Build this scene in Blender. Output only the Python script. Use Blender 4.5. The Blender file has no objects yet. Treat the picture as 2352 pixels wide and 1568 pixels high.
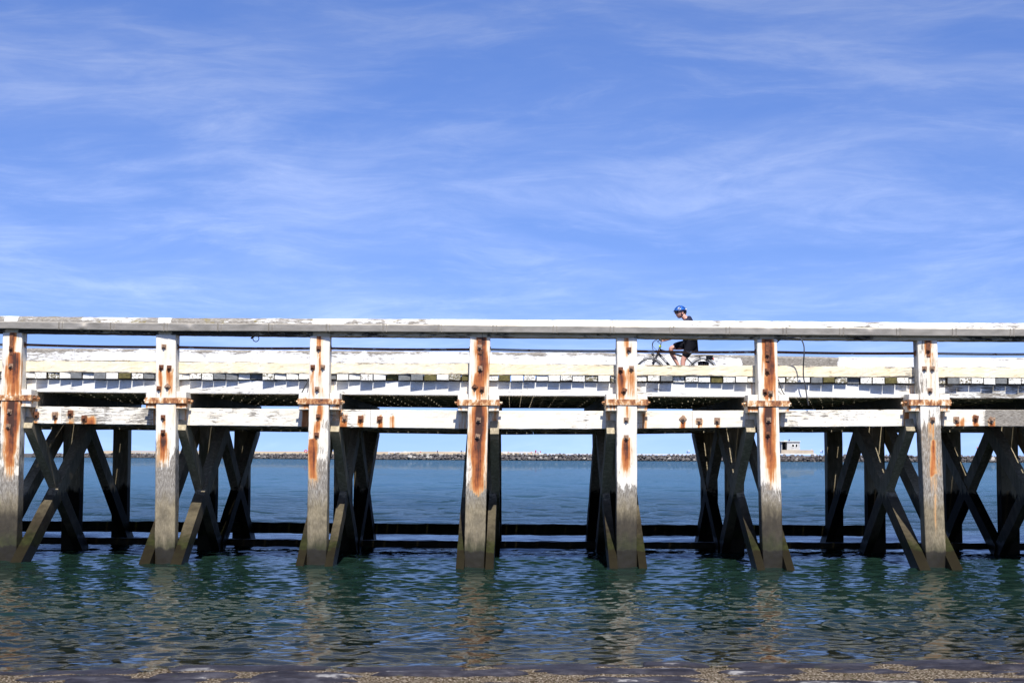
import bpy, bmesh, math, random
import numpy as np
from mathutils import Vector, Matrix, noise as mnoise

random.seed(11)
rng = np.random.default_rng(5)
scene = bpy.context.scene
COL = scene.collection
RAD = math.radians

# ------------------------------------------------------------------ camera
F = 3550.0                      # focal length in units of a 2352 px wide picture
CX, CY = 1176.0, 784.0
EYE = 2.2
HORIZON = 1047.5
PITCH = math.atan((HORIZON - CY) / F)
ROLL = 0.0037
cam_d = bpy.data.cameras.new('camera')
cam = bpy.data.objects.new('camera', cam_d)
COL.objects.link(cam)
cam_d.sensor_width = 36.0
cam_d.lens = F / 2352.0 * 36.0
cam_d.clip_start = 0.1
cam_d.clip_end = 9000
CAM_R = Matrix.Rotation(math.pi / 2 + PITCH, 3, 'X') @ Matrix.Rotation(ROLL, 3, 'Z')
cam.matrix_world = Matrix.Translation((0, 0, EYE)) @ CAM_R.to_4x4()
scene.camera = cam

# ------------------------------------------------------------------ sun, sky
SUN_TO = Vector((0.105, -0.80, 1.0)).normalized()
SUN_EL = math.asin(SUN_TO.z)
sun_d = bpy.data.lights.new('sun', 'SUN')
sun_d.energy = 5.0
sun_d.angle = RAD(0.5)
sun_d.color = (1.0, 0.965, 0.90)
sun = bpy.data.objects.new('sun', sun_d)
COL.objects.link(sun)
sun.rotation_euler = (-SUN_TO).to_track_quat('-Z', 'Y').to_euler()
sun.location = (0, -20, 40)

world = bpy.data.worlds.new('World')
scene.world = world
world.use_nodes = True
wt = world.node_tree
wt.nodes.clear()


class G:
    """small helper for node graphs"""
    def __init__(s, tree):
        s.t = tree

    def n(s, kind, **kw):
        nd = s.t.nodes.new(kind)
        for k, v in kw.items():
            setattr(nd, k, v)
        return nd

    def put(s, sock, v):
        if isinstance(v, bpy.types.NodeSocket):
            s.t.links.new(v, sock)
        elif v is not None:
            if isinstance(v, (tuple, list)) and len(v) == 3 and sock.type == 'RGBA':
                v = (*v, 1.0)
            sock.default_value = v

    def math(s, op, a, b=None, c=None, clamp=False):
        nd = s.n('ShaderNodeMath', operation=op, use_clamp=clamp)
        s.put(nd.inputs[0], a)
        if b is not None:
            s.put(nd.inputs[1], b)
        if c is not None:
            s.put(nd.inputs[2], c)
        return nd.outputs[0]

    def vmul(s, v, k):
        nd = s.n('ShaderNodeVectorMath', operation='MULTIPLY')
        s.put(nd.inputs[0], v)
        s.put(nd.inputs[1], k)
        return nd.outputs[0]

    def vadd(s, v, k):
        nd = s.n('ShaderNodeVectorMath', operation='ADD')
        s.put(nd.inputs[0], v)
        s.put(nd.inputs[1], k)
        return nd.outputs[0]

    def noise(s, v, scale, detail=4.0, rough=0.5, dist=0.0):
        nd = s.n('ShaderNodeTexNoise')
        s.put(nd.inputs['Vector'], v)
        nd.inputs['Scale'].default_value = scale
        nd.inputs['Detail'].default_value = detail
        nd.inputs['Roughness'].default_value = rough
        nd.inputs['Distortion'].default_value = dist
        return nd.outputs['Fac']

    def step(s, v, a, b, c=0.0, d=1.0):
        nd = s.n('ShaderNodeMapRange', interpolation_type='SMOOTHSTEP')
        s.put(nd.inputs['Value'], v)
        nd.inputs['From Min'].default_value = a
        nd.inputs['From Max'].default_value = b
        nd.inputs['To Min'].default_value = c
        nd.inputs['To Max'].default_value = d
        return nd.outputs[0]

    def mix(s, f, a, b, mode='MIX'):
        nd = s.n('ShaderNodeMix', data_type='RGBA', blend_type=mode)
        s.put(nd.inputs[0], f)
        s.put(nd.inputs[6], a)
        s.put(nd.inputs[7], b)
        return nd.outputs[2]

    def ramp(s, f, stops):
        nd = s.n('ShaderNodeValToRGB')
        s.put(nd.inputs[0], f)
        el = nd.color_ramp.elements
        while len(el) < len(stops):
            el.new(0.5)
        for e, (p, c) in zip(el, stops):
            e.position = p
            e.color = (*c, 1.0)
        return nd.outputs[0]

    def pos(s):
        return s.n('ShaderNodeNewGeometry').outputs['Position']

    def xyz(s, v):
        nd = s.n('ShaderNodeSeparateXYZ')
        s.put(nd.inputs[0], v)
        return nd.outputs

    def attr(s, name, kind='GEOMETRY'):
        return s.n('ShaderNodeAttribute', attribute_name=name, attribute_type=kind).outputs['Fac']

    def bump(s, h, strength=0.5, dist=0.02, normal=None):
        nd = s.n('ShaderNodeBump')
        nd.inputs['Strength'].default_value = strength
        nd.inputs['Distance'].default_value = dist
        s.put(nd.inputs['Height'], h)
        if normal is not None:
            s.put(nd.inputs['Normal'], normal)
        return nd.outputs[0]


def sky_nodes():
    g = G(wt)
    sky = g.n('ShaderNodeTexSky', sky_type='NISHITA')
    sky.sun_disc = False
    sky.sun_elevation = SUN_EL
    sky.sun_rotation = math.atan2(SUN_TO.x, SUN_TO.y)
    sky.altitude = 0
    sky.air_density = 1.0
    sky.dust_density = 0.35
    sky.ozone_density = 3.0
    d = g.n('ShaderNodeTexCoord').outputs['Generated']
    dx, dy, dz = g.xyz(d)
    lift = g.n('ShaderNodeCombineXYZ')
    g.put(lift.inputs[0], dx)
    g.put(lift.inputs[1], dy)
    g.put(lift.inputs[2], g.math('ADD', g.math('MULTIPLY', g.math('ABSOLUTE', dz), 0.95), 0.108))
    nrm = g.n('ShaderNodeVectorMath', operation='NORMALIZE')
    g.put(nrm.inputs[0], lift.outputs[0])
    g.put(sky.inputs[0], nrm.outputs[0])
    hs = g.n('ShaderNodeHueSaturation')
    hs.inputs['Saturation'].default_value = 1.14
    hs.inputs['Hue'].default_value = 0.5015
    g.put(hs.inputs['Color'], g.mix(1.0, sky.outputs[0], (0.92, 0.90, 1.16), 'MULTIPLY'))
    # thin cirrus: a pale veil, drawn-out wisps and fine combed fibres, bent by a slow swirl
    sw = g.n('ShaderNodeTexNoise')
    g.put(sw.inputs['Vector'], g.vmul(d, (2.4, 2.4, 5.0)))
    sw.inputs['Scale'].default_value = 1.0
    sw.inputs['Detail'].default_value = 3.0
    wd = g.vadd(d, g.vmul(g.vadd(sw.outputs['Color'], (-0.5, -0.5, -0.5)), (0.05, 0.05, 0.09)))
    a = g.noise(g.vadd(g.vmul(wd, (4.6, 4.6, 24.0)), (5.3, 1.9, 0.7)), 1.0, 10, 0.60, 0.35)
    b = g.noise(g.vadd(g.vmul(wd, (13.0, 13.0, 84.0)), (7.7, 2.0, 5.5)), 1.0, 10, 0.66, 0.6)
    big = g.noise(g.vadd(g.vmul(d, (3.2, 3.2, 4.6)), (0.35, 9.0, 0.2)), 1.0, 3, 0.5, 0.2)
    cov = g.step(big, 0.25, 0.75)
    m1 = g.math('MULTIPLY', g.step(a, 0.28, 0.70, 0.08, 0.38), g.math('ADD', g.math('MULTIPLY', cov, 0.40), 0.60))
    m2 = g.math('MULTIPLY', g.step(g.math('ADD', g.math('MULTIPLY', a, 0.5), g.math('MULTIPLY', b, 0.5)), 0.43, 0.72, 0.0, 0.52), g.math('ADD', g.math('MULTIPLY', cov, 0.4), 0.6))
    m = g.math('MULTIPLY', g.math('ADD', m1, m2, clamp=True), g.step(dz, 0.0, 0.09, 0.45, 1.0))
    lum = g.n('ShaderNodeRGBToBW')
    g.put(lum.inputs[0], hs.outputs[0])
    white = g.n('ShaderNodeCombineColor')
    for i, k in enumerate((1.50, 1.92, 3.2)):
        g.put(white.inputs[i], g.math('MULTIPLY', lum.outputs[0], k))
    c = g.mix(m, hs.outputs[0], white.outputs[0])
    bg = g.n('ShaderNodeBackground')
    bg.inputs['Strength'].default_value = 0.103
    g.put(bg.inputs['Color'], c)
    out = g.n('ShaderNodeOutputWorld')
    wt.links.new(bg.outputs[0], out.inputs[0])


sky_nodes()
vs = scene.view_settings
vs.view_transform = 'Standard'
vs.look = 'None'
vs.exposure = 0.45
vs.gamma = 1.0
scene.render.engine = 'CYCLES'
scene.cycles.use_denoising = True
scene.cycles.max_bounces = 6
scene.cycles.diffuse_bounces = 3
scene.cycles.glossy_bounces = 3
scene.cycles.transparent_max_bounces = 8
scene.cycles.caustics_reflective = False
scene.cycles.caustics_refractive = False


# ------------------------------------------------------------------ pixel -> place
def P(px, py, Y):
    """point seen at (px, py) of a 2352-wide picture, at the known distance Y"""
    d = CAM_R @ Vector(((px - CX) / F, -(py - CY) / F, -1.0))
    t = Y / d.y
    return Vector((d.x * t, Y, EYE + d.z * t))


def cy(c):                       # zoom crop row -> picture row
    return c * 0.40283 + 689.06


# ------------------------------------------------------------------ materials
MATS = {}


def new_mat(name):
    m = bpy.data.materials.new(name)
    m.use_nodes = True
    m.node_tree.nodes.clear()
    g = G(m.node_tree)
    out = g.n('ShaderNodeOutputMaterial')
    MATS[name] = m
    return m, g, out


def principled(g, out, color, rough=0.6, metal=0.0, normal=None, spec=None):
    b = g.n('ShaderNodeBsdfPrincipled')
    g.put(b.inputs['Base Color'], color)
    g.put(b.inputs['Roughness'], rough)
    g.put(b.inputs['Metallic'], metal)
    if spec is not None:
        b.inputs['Specular IOR Level'].default_value = spec
    if normal is not None:
        g.put(b.inputs['Normal'], normal)
    g.t.links.new(b.outputs[0], out.inputs[0])
    return b


def paint_mat(name, grain, base_bare=0.0, cream=0.0, tide=True, paint=(0.74, 0.74, 0.72), dark=1.0, lichen=0.0, spec=0.35):
    """weathered painted timber: peeling paint, grey wood, rust stains, weed below the tide mark"""
    m, g, out = new_mat(name)
    p = g.pos()
    z = g.xyz(p)[2]
    k = (22, 22, 3.6) if grain == 'V' else ((4.2, 20, 30) if grain == 'H' else (18, 2.5, 18))
    gv = g.vmul(p, k)
    n1 = g.noise(gv, 1.0, 8, 0.68)
    n2 = g.noise(p, 1.9, 4, 0.6)
    fine = g.noise(gv, 3.4, 5, 0.6)
    bare = g.math('ADD', g.attr('bare'), base_bare)
    v = g.math('ADD', g.math('MULTIPLY', n1, 0.62), g.math('MULTIPLY', n2, 0.38))
    v = g.math('ADD', v, g.math('SUBTRACT', bare, 0.5))
    peel = g.step(v, 0.455, 0.53)
    zz = g.math('ADD', z, g.math('MULTIPLY', g.math('SUBTRACT', g.noise(g.vmul(p, (9, 9, 2)), 1.0, 5, 0.65), 0.5), 0.55))
    if tide:
        tm = g.step(zz, 1.46, 1.30)
        peel = g.math('MAXIMUM', peel, tm)
    # bare wood
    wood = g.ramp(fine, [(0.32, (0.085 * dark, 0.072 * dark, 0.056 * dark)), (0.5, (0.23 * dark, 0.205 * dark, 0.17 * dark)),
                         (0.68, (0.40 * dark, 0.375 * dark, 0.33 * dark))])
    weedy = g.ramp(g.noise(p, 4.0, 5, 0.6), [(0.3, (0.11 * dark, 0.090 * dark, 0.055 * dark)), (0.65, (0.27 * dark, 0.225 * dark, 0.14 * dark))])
    wood = g.mix(g.step(zz, 1.60, 1.10, 0.0, 0.85), wood, g.mix(0.6, weedy, g.mix(1.0, weedy, g.ramp(fine, [(0.3, (0.55, 0.53, 0.5)), (0.7, (1.35, 1.3, 1.2))]), 'MULTIPLY')))
    alg = g.mix(g.step(zz, 0.75, 0.40), g.ramp(g.noise(p, 7.0, 4, 0.6), [(0.3, (0.014, 0.011, 0.008)), (0.7, (0.042, 0.034, 0.022))]), g.ramp(g.noise(p, 7.0, 4, 0.6), [(0.3, (0.007, 0.009, 0.003)), (0.7, (0.026, 0.030, 0.008))]))
    weed = g.attr('weed')
    za = g.math('SUBTRACT', zz, g.math('MULTIPLY', weed, 0.62))
    wood = g.mix(g.step(za, 0.70, 0.22, 0.0, 0.93), wood, alg)
    zw = g.math('ADD', z, g.math('MULTIPLY', g.math('SUBTRACT', g.noise(g.vmul(p, (5, 5, 1)), 1.0, 3, 0.5), 0.5), 0.30))
    wood = g.mix(g.step(zw, 0.36, 0.31, 0.0, 0.80), wood, (0.016, 0.012, 0.008))
    # paint coat
    dirt = g.step(g.noise(gv, 0.7, 6, 0.65), 0.42, 0.72, 0.0, 0.55)
    pc = g.mix(dirt, paint, (0.52, 0.46, 0.35))
    if cream:
        cm = g.step(g.noise(g.vmul(p, (2.6, 1, 0.5)), 1.0, 4, 0.6), 0.25, 0.75, cream * 0.55, cream)
        pc = g.mix(cm, pc, (0.80, 0.66, 0.42))
    if lichen:
        lm = g.step(g.noise(g.vmul(p, (3, 3, 7)), 1.5, 6, 0.65), 0.62, 0.70, 0.0, lichen)
        pc = g.mix(lm, pc, (0.22, 0.17, 0.05))
        wood = g.mix(g.step(g.noise(g.vmul(p, (3, 3, 7)), 1.1, 6, 0.65), 0.55, 0.66, 0.0, lichen), wood, (0.20, 0.155, 0.04))
    c = g.mix(peel, pc, wood)
    # rust wash
    rn = g.step(g.noise(g.vmul(p, (23, 23, 1.1)), 1.0, 7, 0.68), 0.30, 0.70)
    rn2 = g.noise(p, 6.0, 5, 0.6)
    ra = g.math('MULTIPLY', g.math('SUBTRACT', g.attr('rust'), g.math('MULTIPLY', g.math('SUBTRACT', 1.0, rn), 0.46)), 1.12)
    r = g.math('MULTIPLY', g.math('MAXIMUM', ra, 0.0), g.math('ADD', 0.45, g.math('MULTIPLY', rn2, 1.0)))
    rc = g.ramp(r, [(0.05, (0.70, 0.48, 0.25)), (0.24, (0.55, 0.25, 0.08)), (0.48, (0.42, 0.130, 0.034)),
                    (0.80, (0.17, 0.046, 0.018)), (1.0, (0.055, 0.022, 0.014))])
    wash = g.math('MULTIPLY', g.step(g.math('MULTIPLY', g.attr('rust'), g.math('ADD', 0.55, rn)), 0.06, 0.60, 0.0, 0.85), g.math('ADD', 0.5, g.math('MULTIPLY', rn, 0.5)))
    c = g.mix(wash, c, (0.72, 0.42, 0.17))
    c = g.mix(g.step(r, 0.05, 0.34), c, rc)
    wet = g.step(zw, 0.36, 0.30)
    rough = g.math('SUBTRACT', 0.72, g.math('MULTIPLY', wet, 0.3))
    h = g.math('SUBTRACT', g.math('MULTIPLY', fine, 0.35), g.math('MULTIPLY', peel, 0.5))
    principled(g, out, c, rough, 0.0, g.bump(h, 0.55, 0.012), spec)
    return m


paint_mat('post_paint', 'V', 0.355, 0.42, tide=False)
paint_mat('beam_paint', 'H', 0.39, 0.42, tide=True)
paint_mat('kerb_paint', 'H', 0.345, 0.95, tide=False, lichen=0.5)
paint_mat('rail_paint', 'H', 0.475, 0.05, tide=False, lichen=0.85)
paint_mat('far_rail_paint', 'H', 0.455, 0.0, tide=False)
paint_mat('fascia_paint', 'H', 0.365, 0.06, tide=False)
paint_mat('cap_paint', 'Y', 0.20, 0.35, tide=False)
paint_mat('inner_timber_shaded', 'V', 0.36, 0.4, tide=True, paint=(0.013, 0.012, 0.010), dark=0.05, spec=0.03)  # near black: shade under the deck is put into paint and wood
paint_mat('brace_timber_shaded', 'V', 0.30, 0.4, tide=True, paint=(0.062, 0.058, 0.048), dark=0.42, spec=0.08)  # pale paint darkened, so the deck's shade sits in the colour
paint_mat('under_timber_shaded', 'H', 0.46, 0.4, tide=False, paint=(0.30, 0.28, 0.23), dark=0.55)  # duller copy of the timber paint, with underdeck shade in its colour


paint_mat('rail_underside_shaded', 'H', 0.50, 0.5, tide=False, paint=(0.20, 0.185, 0.15), dark=0.20, spec=0.05)  # bare wood darkened further: shadow beneath the metal face painted in


def simple_mat(name, c1, c2, scale=5.0, rough=0.6, metal=0.0, bump=0.2, stretch=(1, 1, 1), bd=0.01):
    m, g, out = new_mat(name)
    v = g.vmul(g.pos(), stretch)
    n = g.noise(v, scale, 6, 0.6)
    principled(g, out, g.ramp(n, [(0.3, c1), (0.7, c2)]), rough, metal, g.bump(n, bump, bd) if bump else None, 0.08 if 'cloth' in name else None)
    return m


simple_mat('rusty_iron', (0.05, 0.022, 0.014), (0.27, 0.095, 0.035), 22, 0.75, 0.2, 0.6)
simple_mat('scoured_iron', (0.10, 0.045, 0.025), (0.46, 0.30, 0.19), 22, 0.6, 0.25, 0.5)
simple_mat('black_rubber', (0.012, 0.012, 0.013), (0.03, 0.03, 0.03), 40, 0.55, 0, 0.1)
simple_mat('black_frame', (0.008, 0.008, 0.009), (0.014, 0.014, 0.016), 10, 0.3, 0, 0)
simple_mat('silver_metal', (0.55, 0.55, 0.56), (0.72, 0.72, 0.72), 20, 0.3, 0.9, 0)
simple_mat('red_lens', (0.35, 0.01, 0.01), (0.5, 0.02, 0.015), 20, 0.3, 0, 0)
simple_mat('lime_plastic', (0.45, 0.65, 0.02), (0.55, 0.75, 0.05), 20, 0.4, 0, 0)
simple_mat('white_lettering', (0.7, 0.7, 0.72), (0.8, 0.8, 0.8), 20, 0.5, 0, 0)
simple_mat('skin', (0.50, 0.245, 0.175), (0.60, 0.32, 0.24), 9, 0.5, 0, 0.05)
simple_mat('navy_cloth', (0.014, 0.016, 0.034), (0.028, 0.030, 0.056), 14, 0.85, 0, 0.3)
simple_mat('black_cloth', (0.005, 0.005, 0.007), (0.012, 0.012, 0.016), 12, 0.9, 0, 0.3)
simple_mat('helmet_blue', (0.010, 0.075, 0.36), (0.025, 0.16, 0.55), 8, 0.3, 0, 0)
simple_mat('helmet_dark', (0.005, 0.008, 0.03), (0.010, 0.014, 0.05), 8, 0.35, 0, 0)
simple_mat('dark_glass', (0.004, 0.004, 0.005), (0.006, 0.006, 0.007), 8, 0.12, 0, 0)
simple_mat('hair', (0.05, 0.03, 0.02), (0.09, 0.06, 0.035), 30, 0.7, 0, 0.2)
simple_mat('sheet_metal', (0.21, 0.19, 0.155), (0.36, 0.325, 0.27), 3.0, 0.45, 0.30, 0.12, (1, 1, 3), 0.02)
simple_mat('clip_metal', (0.10, 0.085, 0.065), (0.34, 0.30, 0.24), 6.0, 0.5, 0.2, 0.1)
simple_mat('cable_grey', (0.03, 0.03, 0.035), (0.08, 0.08, 0.085), 10, 0.55, 0, 0)
simple_mat('concrete_white', (0.60, 0.59, 0.55), (0.78, 0.77, 0.73), 0.6, 0.8, 0, 0.2)
simple_mat('concrete_buff', (0.40, 0.33, 0.24), (0.52, 0.44, 0.33), 0.4, 0.85, 0, 0.2)
simple_mat('sand', (0.34, 0.27, 0.175), (0.44, 0.36, 0.25), 0.08, 0.95, 0, 0.2)
simple_mat('concrete_grey', (0.36, 0.36, 0.35), (0.50, 0.50, 0.48), 0.8, 0.85, 0, 0.2)
simple_mat('dark_void', (0.02, 0.02, 0.022), (0.035, 0.035, 0.04), 2, 0.9, 0, 0)
simple_mat('rock_core', (0.05, 0.046, 0.045), (0.11, 0.10, 0.095), 0.5, 0.9, 0, 0.4)
simple_mat('buoy_red', (0.5, 0.03, 0.02), (0.6, 0.05, 0.03), 5, 0.5, 0, 0)


def pipe_mat(name, level):
    m, g, out = new_mat(name)
    p = g.pos()
    n = g.noise(g.vmul(p, (5, 9, 9)), 1.0, 7, 0.65)
    r = g.step(n, level, level + 0.06)
    rc = g.ramp(g.noise(p, 30, 4, 0.6), [(0.3, (0.035, 0.016, 0.010)), (0.7, (0.24, 0.09, 0.03))])
    principled(g, out, g.mix(r, (0.38, 0.37, 0.33), rc), 0.6, 0.1, g.bump(n, 0.4, 0.01))


pipe_mat('pipe_rusty', 0.40)
pipe_mat('pipe_very_rusty', 0.30)
pipe_mat('pipe_grey', 0.60)


def plank_mat(name, paint, top):
    """deck plank: dark wood, its sawn end painted once and weathered since"""
    m, g, out = new_mat(name)
    p = g.pos()
    rnd = g.n('ShaderNodeObjectInfo').outputs['Random']
    n = g.noise(g.vadd(g.vmul(p, (26, 26, 34)), g.math('MULTIPLY', rnd, 40)), 1.0, 6, 0.65)
    peel = g.step(g.math('ADD', n, g.math('MULTIPLY', g.math('SUBTRACT', rnd, 0.5), 0.16)), paint - 0.03, paint + 0.03)
    wood = g.ramp(g.noise(g.vmul(p, (12, 1.2, 12)), 1.5, 5, 0.6), [(0.3, top[0]), (0.7, top[1])])
    c = g.mix(peel, (0.76, 0.74, 0.68), wood)
    principled(g, out, c, 0.8, 0, g.bump(n, 0.4, 0.01), 0.3)


plank_mat('plank_end_white', 0.60, ((0.14, 0.12, 0.085), (0.30, 0.27, 0.21)))
plank_mat('plank_end_worn', 0.49, ((0.09, 0.08, 0.045), (0.24, 0.21, 0.14)))
plank_mat('plank_end_grey', 0.15, ((0.11, 0.115, 0.115), (0.21, 0.215, 0.215)))
plank_mat('plank_end_olive', 0.12, ((0.06, 0.052, 0.018), (0.15, 0.125, 0.04)))
plank_mat('plank_wood', 0.05, ((0.05, 0.04, 0.03), (0.12, 0.10, 0.08)))


def rock_mat():
    m, g, out = new_mat('breakwater_rock')
    p = g.pos()
    rnd = g.n('ShaderNodeObjectInfo').outputs['Random']
    n = g.noise(g.vadd(p, g.math('MULTIPLY', rnd, 70)), 0.9, 6, 0.65)
    c = g.ramp(n, [(0.3, (0.065, 0.058, 0.056)), (0.7, (0.165, 0.15, 0.14))])
    c = g.mix(g.step(rnd, 0.86, 0.95, 0.0, 0.75), c, (0.46, 0.43, 0.38))
    c = g.mix(g.step(g.xyz(p)[2], 1.1, 0.3), c, (0.028, 0.027, 0.026))
    principled(g, out, c, 0.85, 0, g.bump(n, 0.5, 0.3), 0.2)


rock_mat()


def stone_mat():
    m, g, out = new_mat('bank_stone')
    p = g.pos()
    rnd = g.n('ShaderNodeObjectInfo').outputs['Random']
    n = g.noise(p, 2.6, 8, 0.65)
    f = g.noise(p, 30, 5, 0.7)
    c = g.ramp(n, [(0.36, (0.012, 0.010, 0.014)), (0.5, (0.034, 0.031, 0.039)), (0.64, (0.085, 0.080, 0.090))])
    pale = g.step(g.math('ADD', n, g.math('MULTIPLY', rnd, 0.22)), 0.74, 0.82, 0.0, 0.8)
    c = g.mix(pale, c, (0.40, 0.38, 0.35))
    c = g.mix(g.step(g.noise(p, 3.3, 5, 0.6), 0.62, 0.72, 0, 0.6), c, (0.05, 0.055, 0.018))
    wet = g.step(g.math('ADD', g.xyz(p)[2], g.math('MULTIPLY', n, 0.06)), 0.12, 0.03)
    c = g.mix(g.math('MULTIPLY', wet, 0.6), c, (0.022, 0.020, 0.024))
    h = g.math('ADD', g.math('MULTIPLY', n, 1.0), g.math('MULTIPLY', f, 0.25))
    principled(g, out, c, g.math('SUBTRACT', 0.75, g.math('MULTIPLY', wet, 0.35)), 0, g.bump(h, 1.0, 0.10), 0.22)


stone_mat()


def bank_mat():
    m, g, out = new_mat('bank_mortar')
    p = g.pos()
    n = g.noise(p, 7, 8, 0.7)
    f = g.noise(p, 45, 4, 0.65)
    c = g.ramp(f, [(0.40, (0.030, 0.022, 0.014)), (0.53, (0.17, 0.12, 0.07)), (0.61, (0.66, 0.57, 0.44))])
    c = g.mix(g.step(n, 0.56, 0.68, 0, 0.85), c, (0.055, 0.065, 0.018))
    sub = g.step(g.xyz(p)[2], 0.02, -0.06)
    bed = g.ramp(g.noise(p, 1.8, 7, 0.65), [(0.36, (0.014, 0.011, 0.007)), (0.52, (0.085, 0.062, 0.036)), (0.66, (0.20, 0.155, 0.095))])
    c = g.mix(sub, c, bed)
    b_ = principled(g, out, c, 0.9, 0, g.bump(g.math('ADD', n, f), 0.8, 0.08), 0.0)
    b_.inputs['IOR'].default_value = 1.01


bank_mat()


def weed_mat():
    m, g, out = new_mat('seaweed_brown')
    n = g.noise(g.pos(), 6, 4, 0.6)
    principled(g, out, g.ramp(n, [(0.3, (0.012, 0.009, 0.002)), (0.7, (0.06, 0.042, 0.008))]), 0.5, 0, None, 0.3)


weed_mat()


def shore(x):
    return 16.15 + 0.10 * x + 0.22 * mnoise.noise(Vector((x * 0.45, 3.0, 1.0))) + 0.07 * mnoise.noise(Vector((x * 1.9, 8.0, 1.0)))


def water_mat():
    m, g, out = new_mat('sea_water')
    p = g.pos()
    xyz = g.xyz(p)
    # ripples: crisp wavelets near the bank, broader chop out in the open
    w1 = g.noise(g.vmul(p, (1.5, 3.0, 1)), 1.0, 5, 0.6, 0.35)
    w2 = g.noise(g.vmul(p, (6.5, 9.5, 1)), 1.0, 4, 0.6, 0.5)
    w3 = g.noise(g.vmul(p, (0.06, 0.13, 1)), 1.0, 10, 0.66, 0.2)
    h = g.math('ADD', g.math('MULTIPLY', w1, 1.1), g.math('MULTIPLY', w3, 17.0))
    h = g.math('MULTIPLY', h, g.step(xyz[1], 36.0, 85.0, 0.0, 1.7))
    h = g.math('ADD', h, g.math('MULTIPLY', w2, 0.028))
    nb = g.bump(h, 0.26, 0.34)
    fr = g.n('ShaderNodeFresnel')
    fr.inputs['IOR'].default_value = 1.33
    g.put(fr.inputs['Normal'], nb)
    gl = g.n('ShaderNodeBsdfGlossy')
    gl.inputs['Roughness'].default_value = 0.02
    gl.inputs['Color'].default_value = (0.60, 0.64, 0.66, 1)
    g.put(gl.inputs['Normal'], nb)
    # water body: turbid green; clear enough to show the bed only in the shallows
    patch = g.noise(g.vmul(p, (0.06, 0.11, 1)), 1.0, 4, 0.55)
    body = g.ramp(patch, [(0.3, (0.006, 0.018, 0.013)), (0.7, (0.011, 0.027, 0.020))])
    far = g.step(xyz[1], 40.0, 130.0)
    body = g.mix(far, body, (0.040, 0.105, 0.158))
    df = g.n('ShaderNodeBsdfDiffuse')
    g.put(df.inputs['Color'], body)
    tr = g.n('ShaderNodeBsdfTransparent')
    tr.inputs['Color'].default_value = (0.80, 0.86, 0.80, 1)
    off = g.math('SUBTRACT', xyz[1], g.math('ADD', 16.5, g.math('MULTIPLY', xyz[0], 0.10)))
    murk = g.step(off, -0.4, 6.5, 0.22, 1.0)
    bodyshader = g.n('ShaderNodeMixShader')
    g.put(bodyshader.inputs[0], murk)
    g.t.links.new(tr.outputs[0], bodyshader.inputs[1])
    g.t.links.new(df.outputs[0], bodyshader.inputs[2])
    ms = g.n('ShaderNodeMixShader')
    g.put(ms.inputs[0], fr.outputs[0])
    g.t.links.new(bodyshader.outputs[0], ms.inputs[1])
    g.t.links.new(gl.outputs[0], ms.inputs[2])
    g.t.links.new(ms.outputs[0], out.inputs[0])


water_mat()


# ------------------------------------------------------------------ object helpers
def link(o, parent=None):
    COL.objects.link(o)
    if parent is not None:
        o.parent = parent
        root = parent
        off = Vector(parent.get('_w', (0, 0, 0)))
        o.matrix_parent_inverse = Matrix.Translation(-off)
    return o


def empty(name, loc, label=None, cat=None, group=None):
    o = bpy.data.objects.new(name, None)
    o.location = loc
    o.empty_display_size = 0.2
    o['_w'] = tuple(loc)
    COL.objects.link(o)
    tag(o, label, cat, group)
    return o


def tag(o, label=None, cat=None, group=None, kind=None):
    if label:
        o['label'] = label
    if cat:
        o['category'] = cat
    if group:
        o['group'] = group
    if kind:
        o['kind'] = kind
    return o


def mesh_obj(name, verts, faces, mat, parent=None, smooth=False, attrs=None, mats=None, fmat=None):
    me = bpy.data.meshes.new(name)
    me.from_pydata([tuple(v) for v in verts], [], faces)
    for mt in (mats or [mat]):
        me.materials.append(MATS[mt])
    if fmat is not None:
        me.polygons.foreach_set('material_index', fmat)
    if smooth:
        me.polygons.foreach_set('use_smooth', [True] * len(me.polygons))
    if attrs:
        for k, v in attrs.items():
            a = me.attributes.new(k, 'FLOAT', 'POINT')
            a.data.foreach_set('value', np.asarray(v, dtype=np.float32))
    me.update()
    o = bpy.data.objects.new(name, me)
    return link(o, parent)


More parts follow.
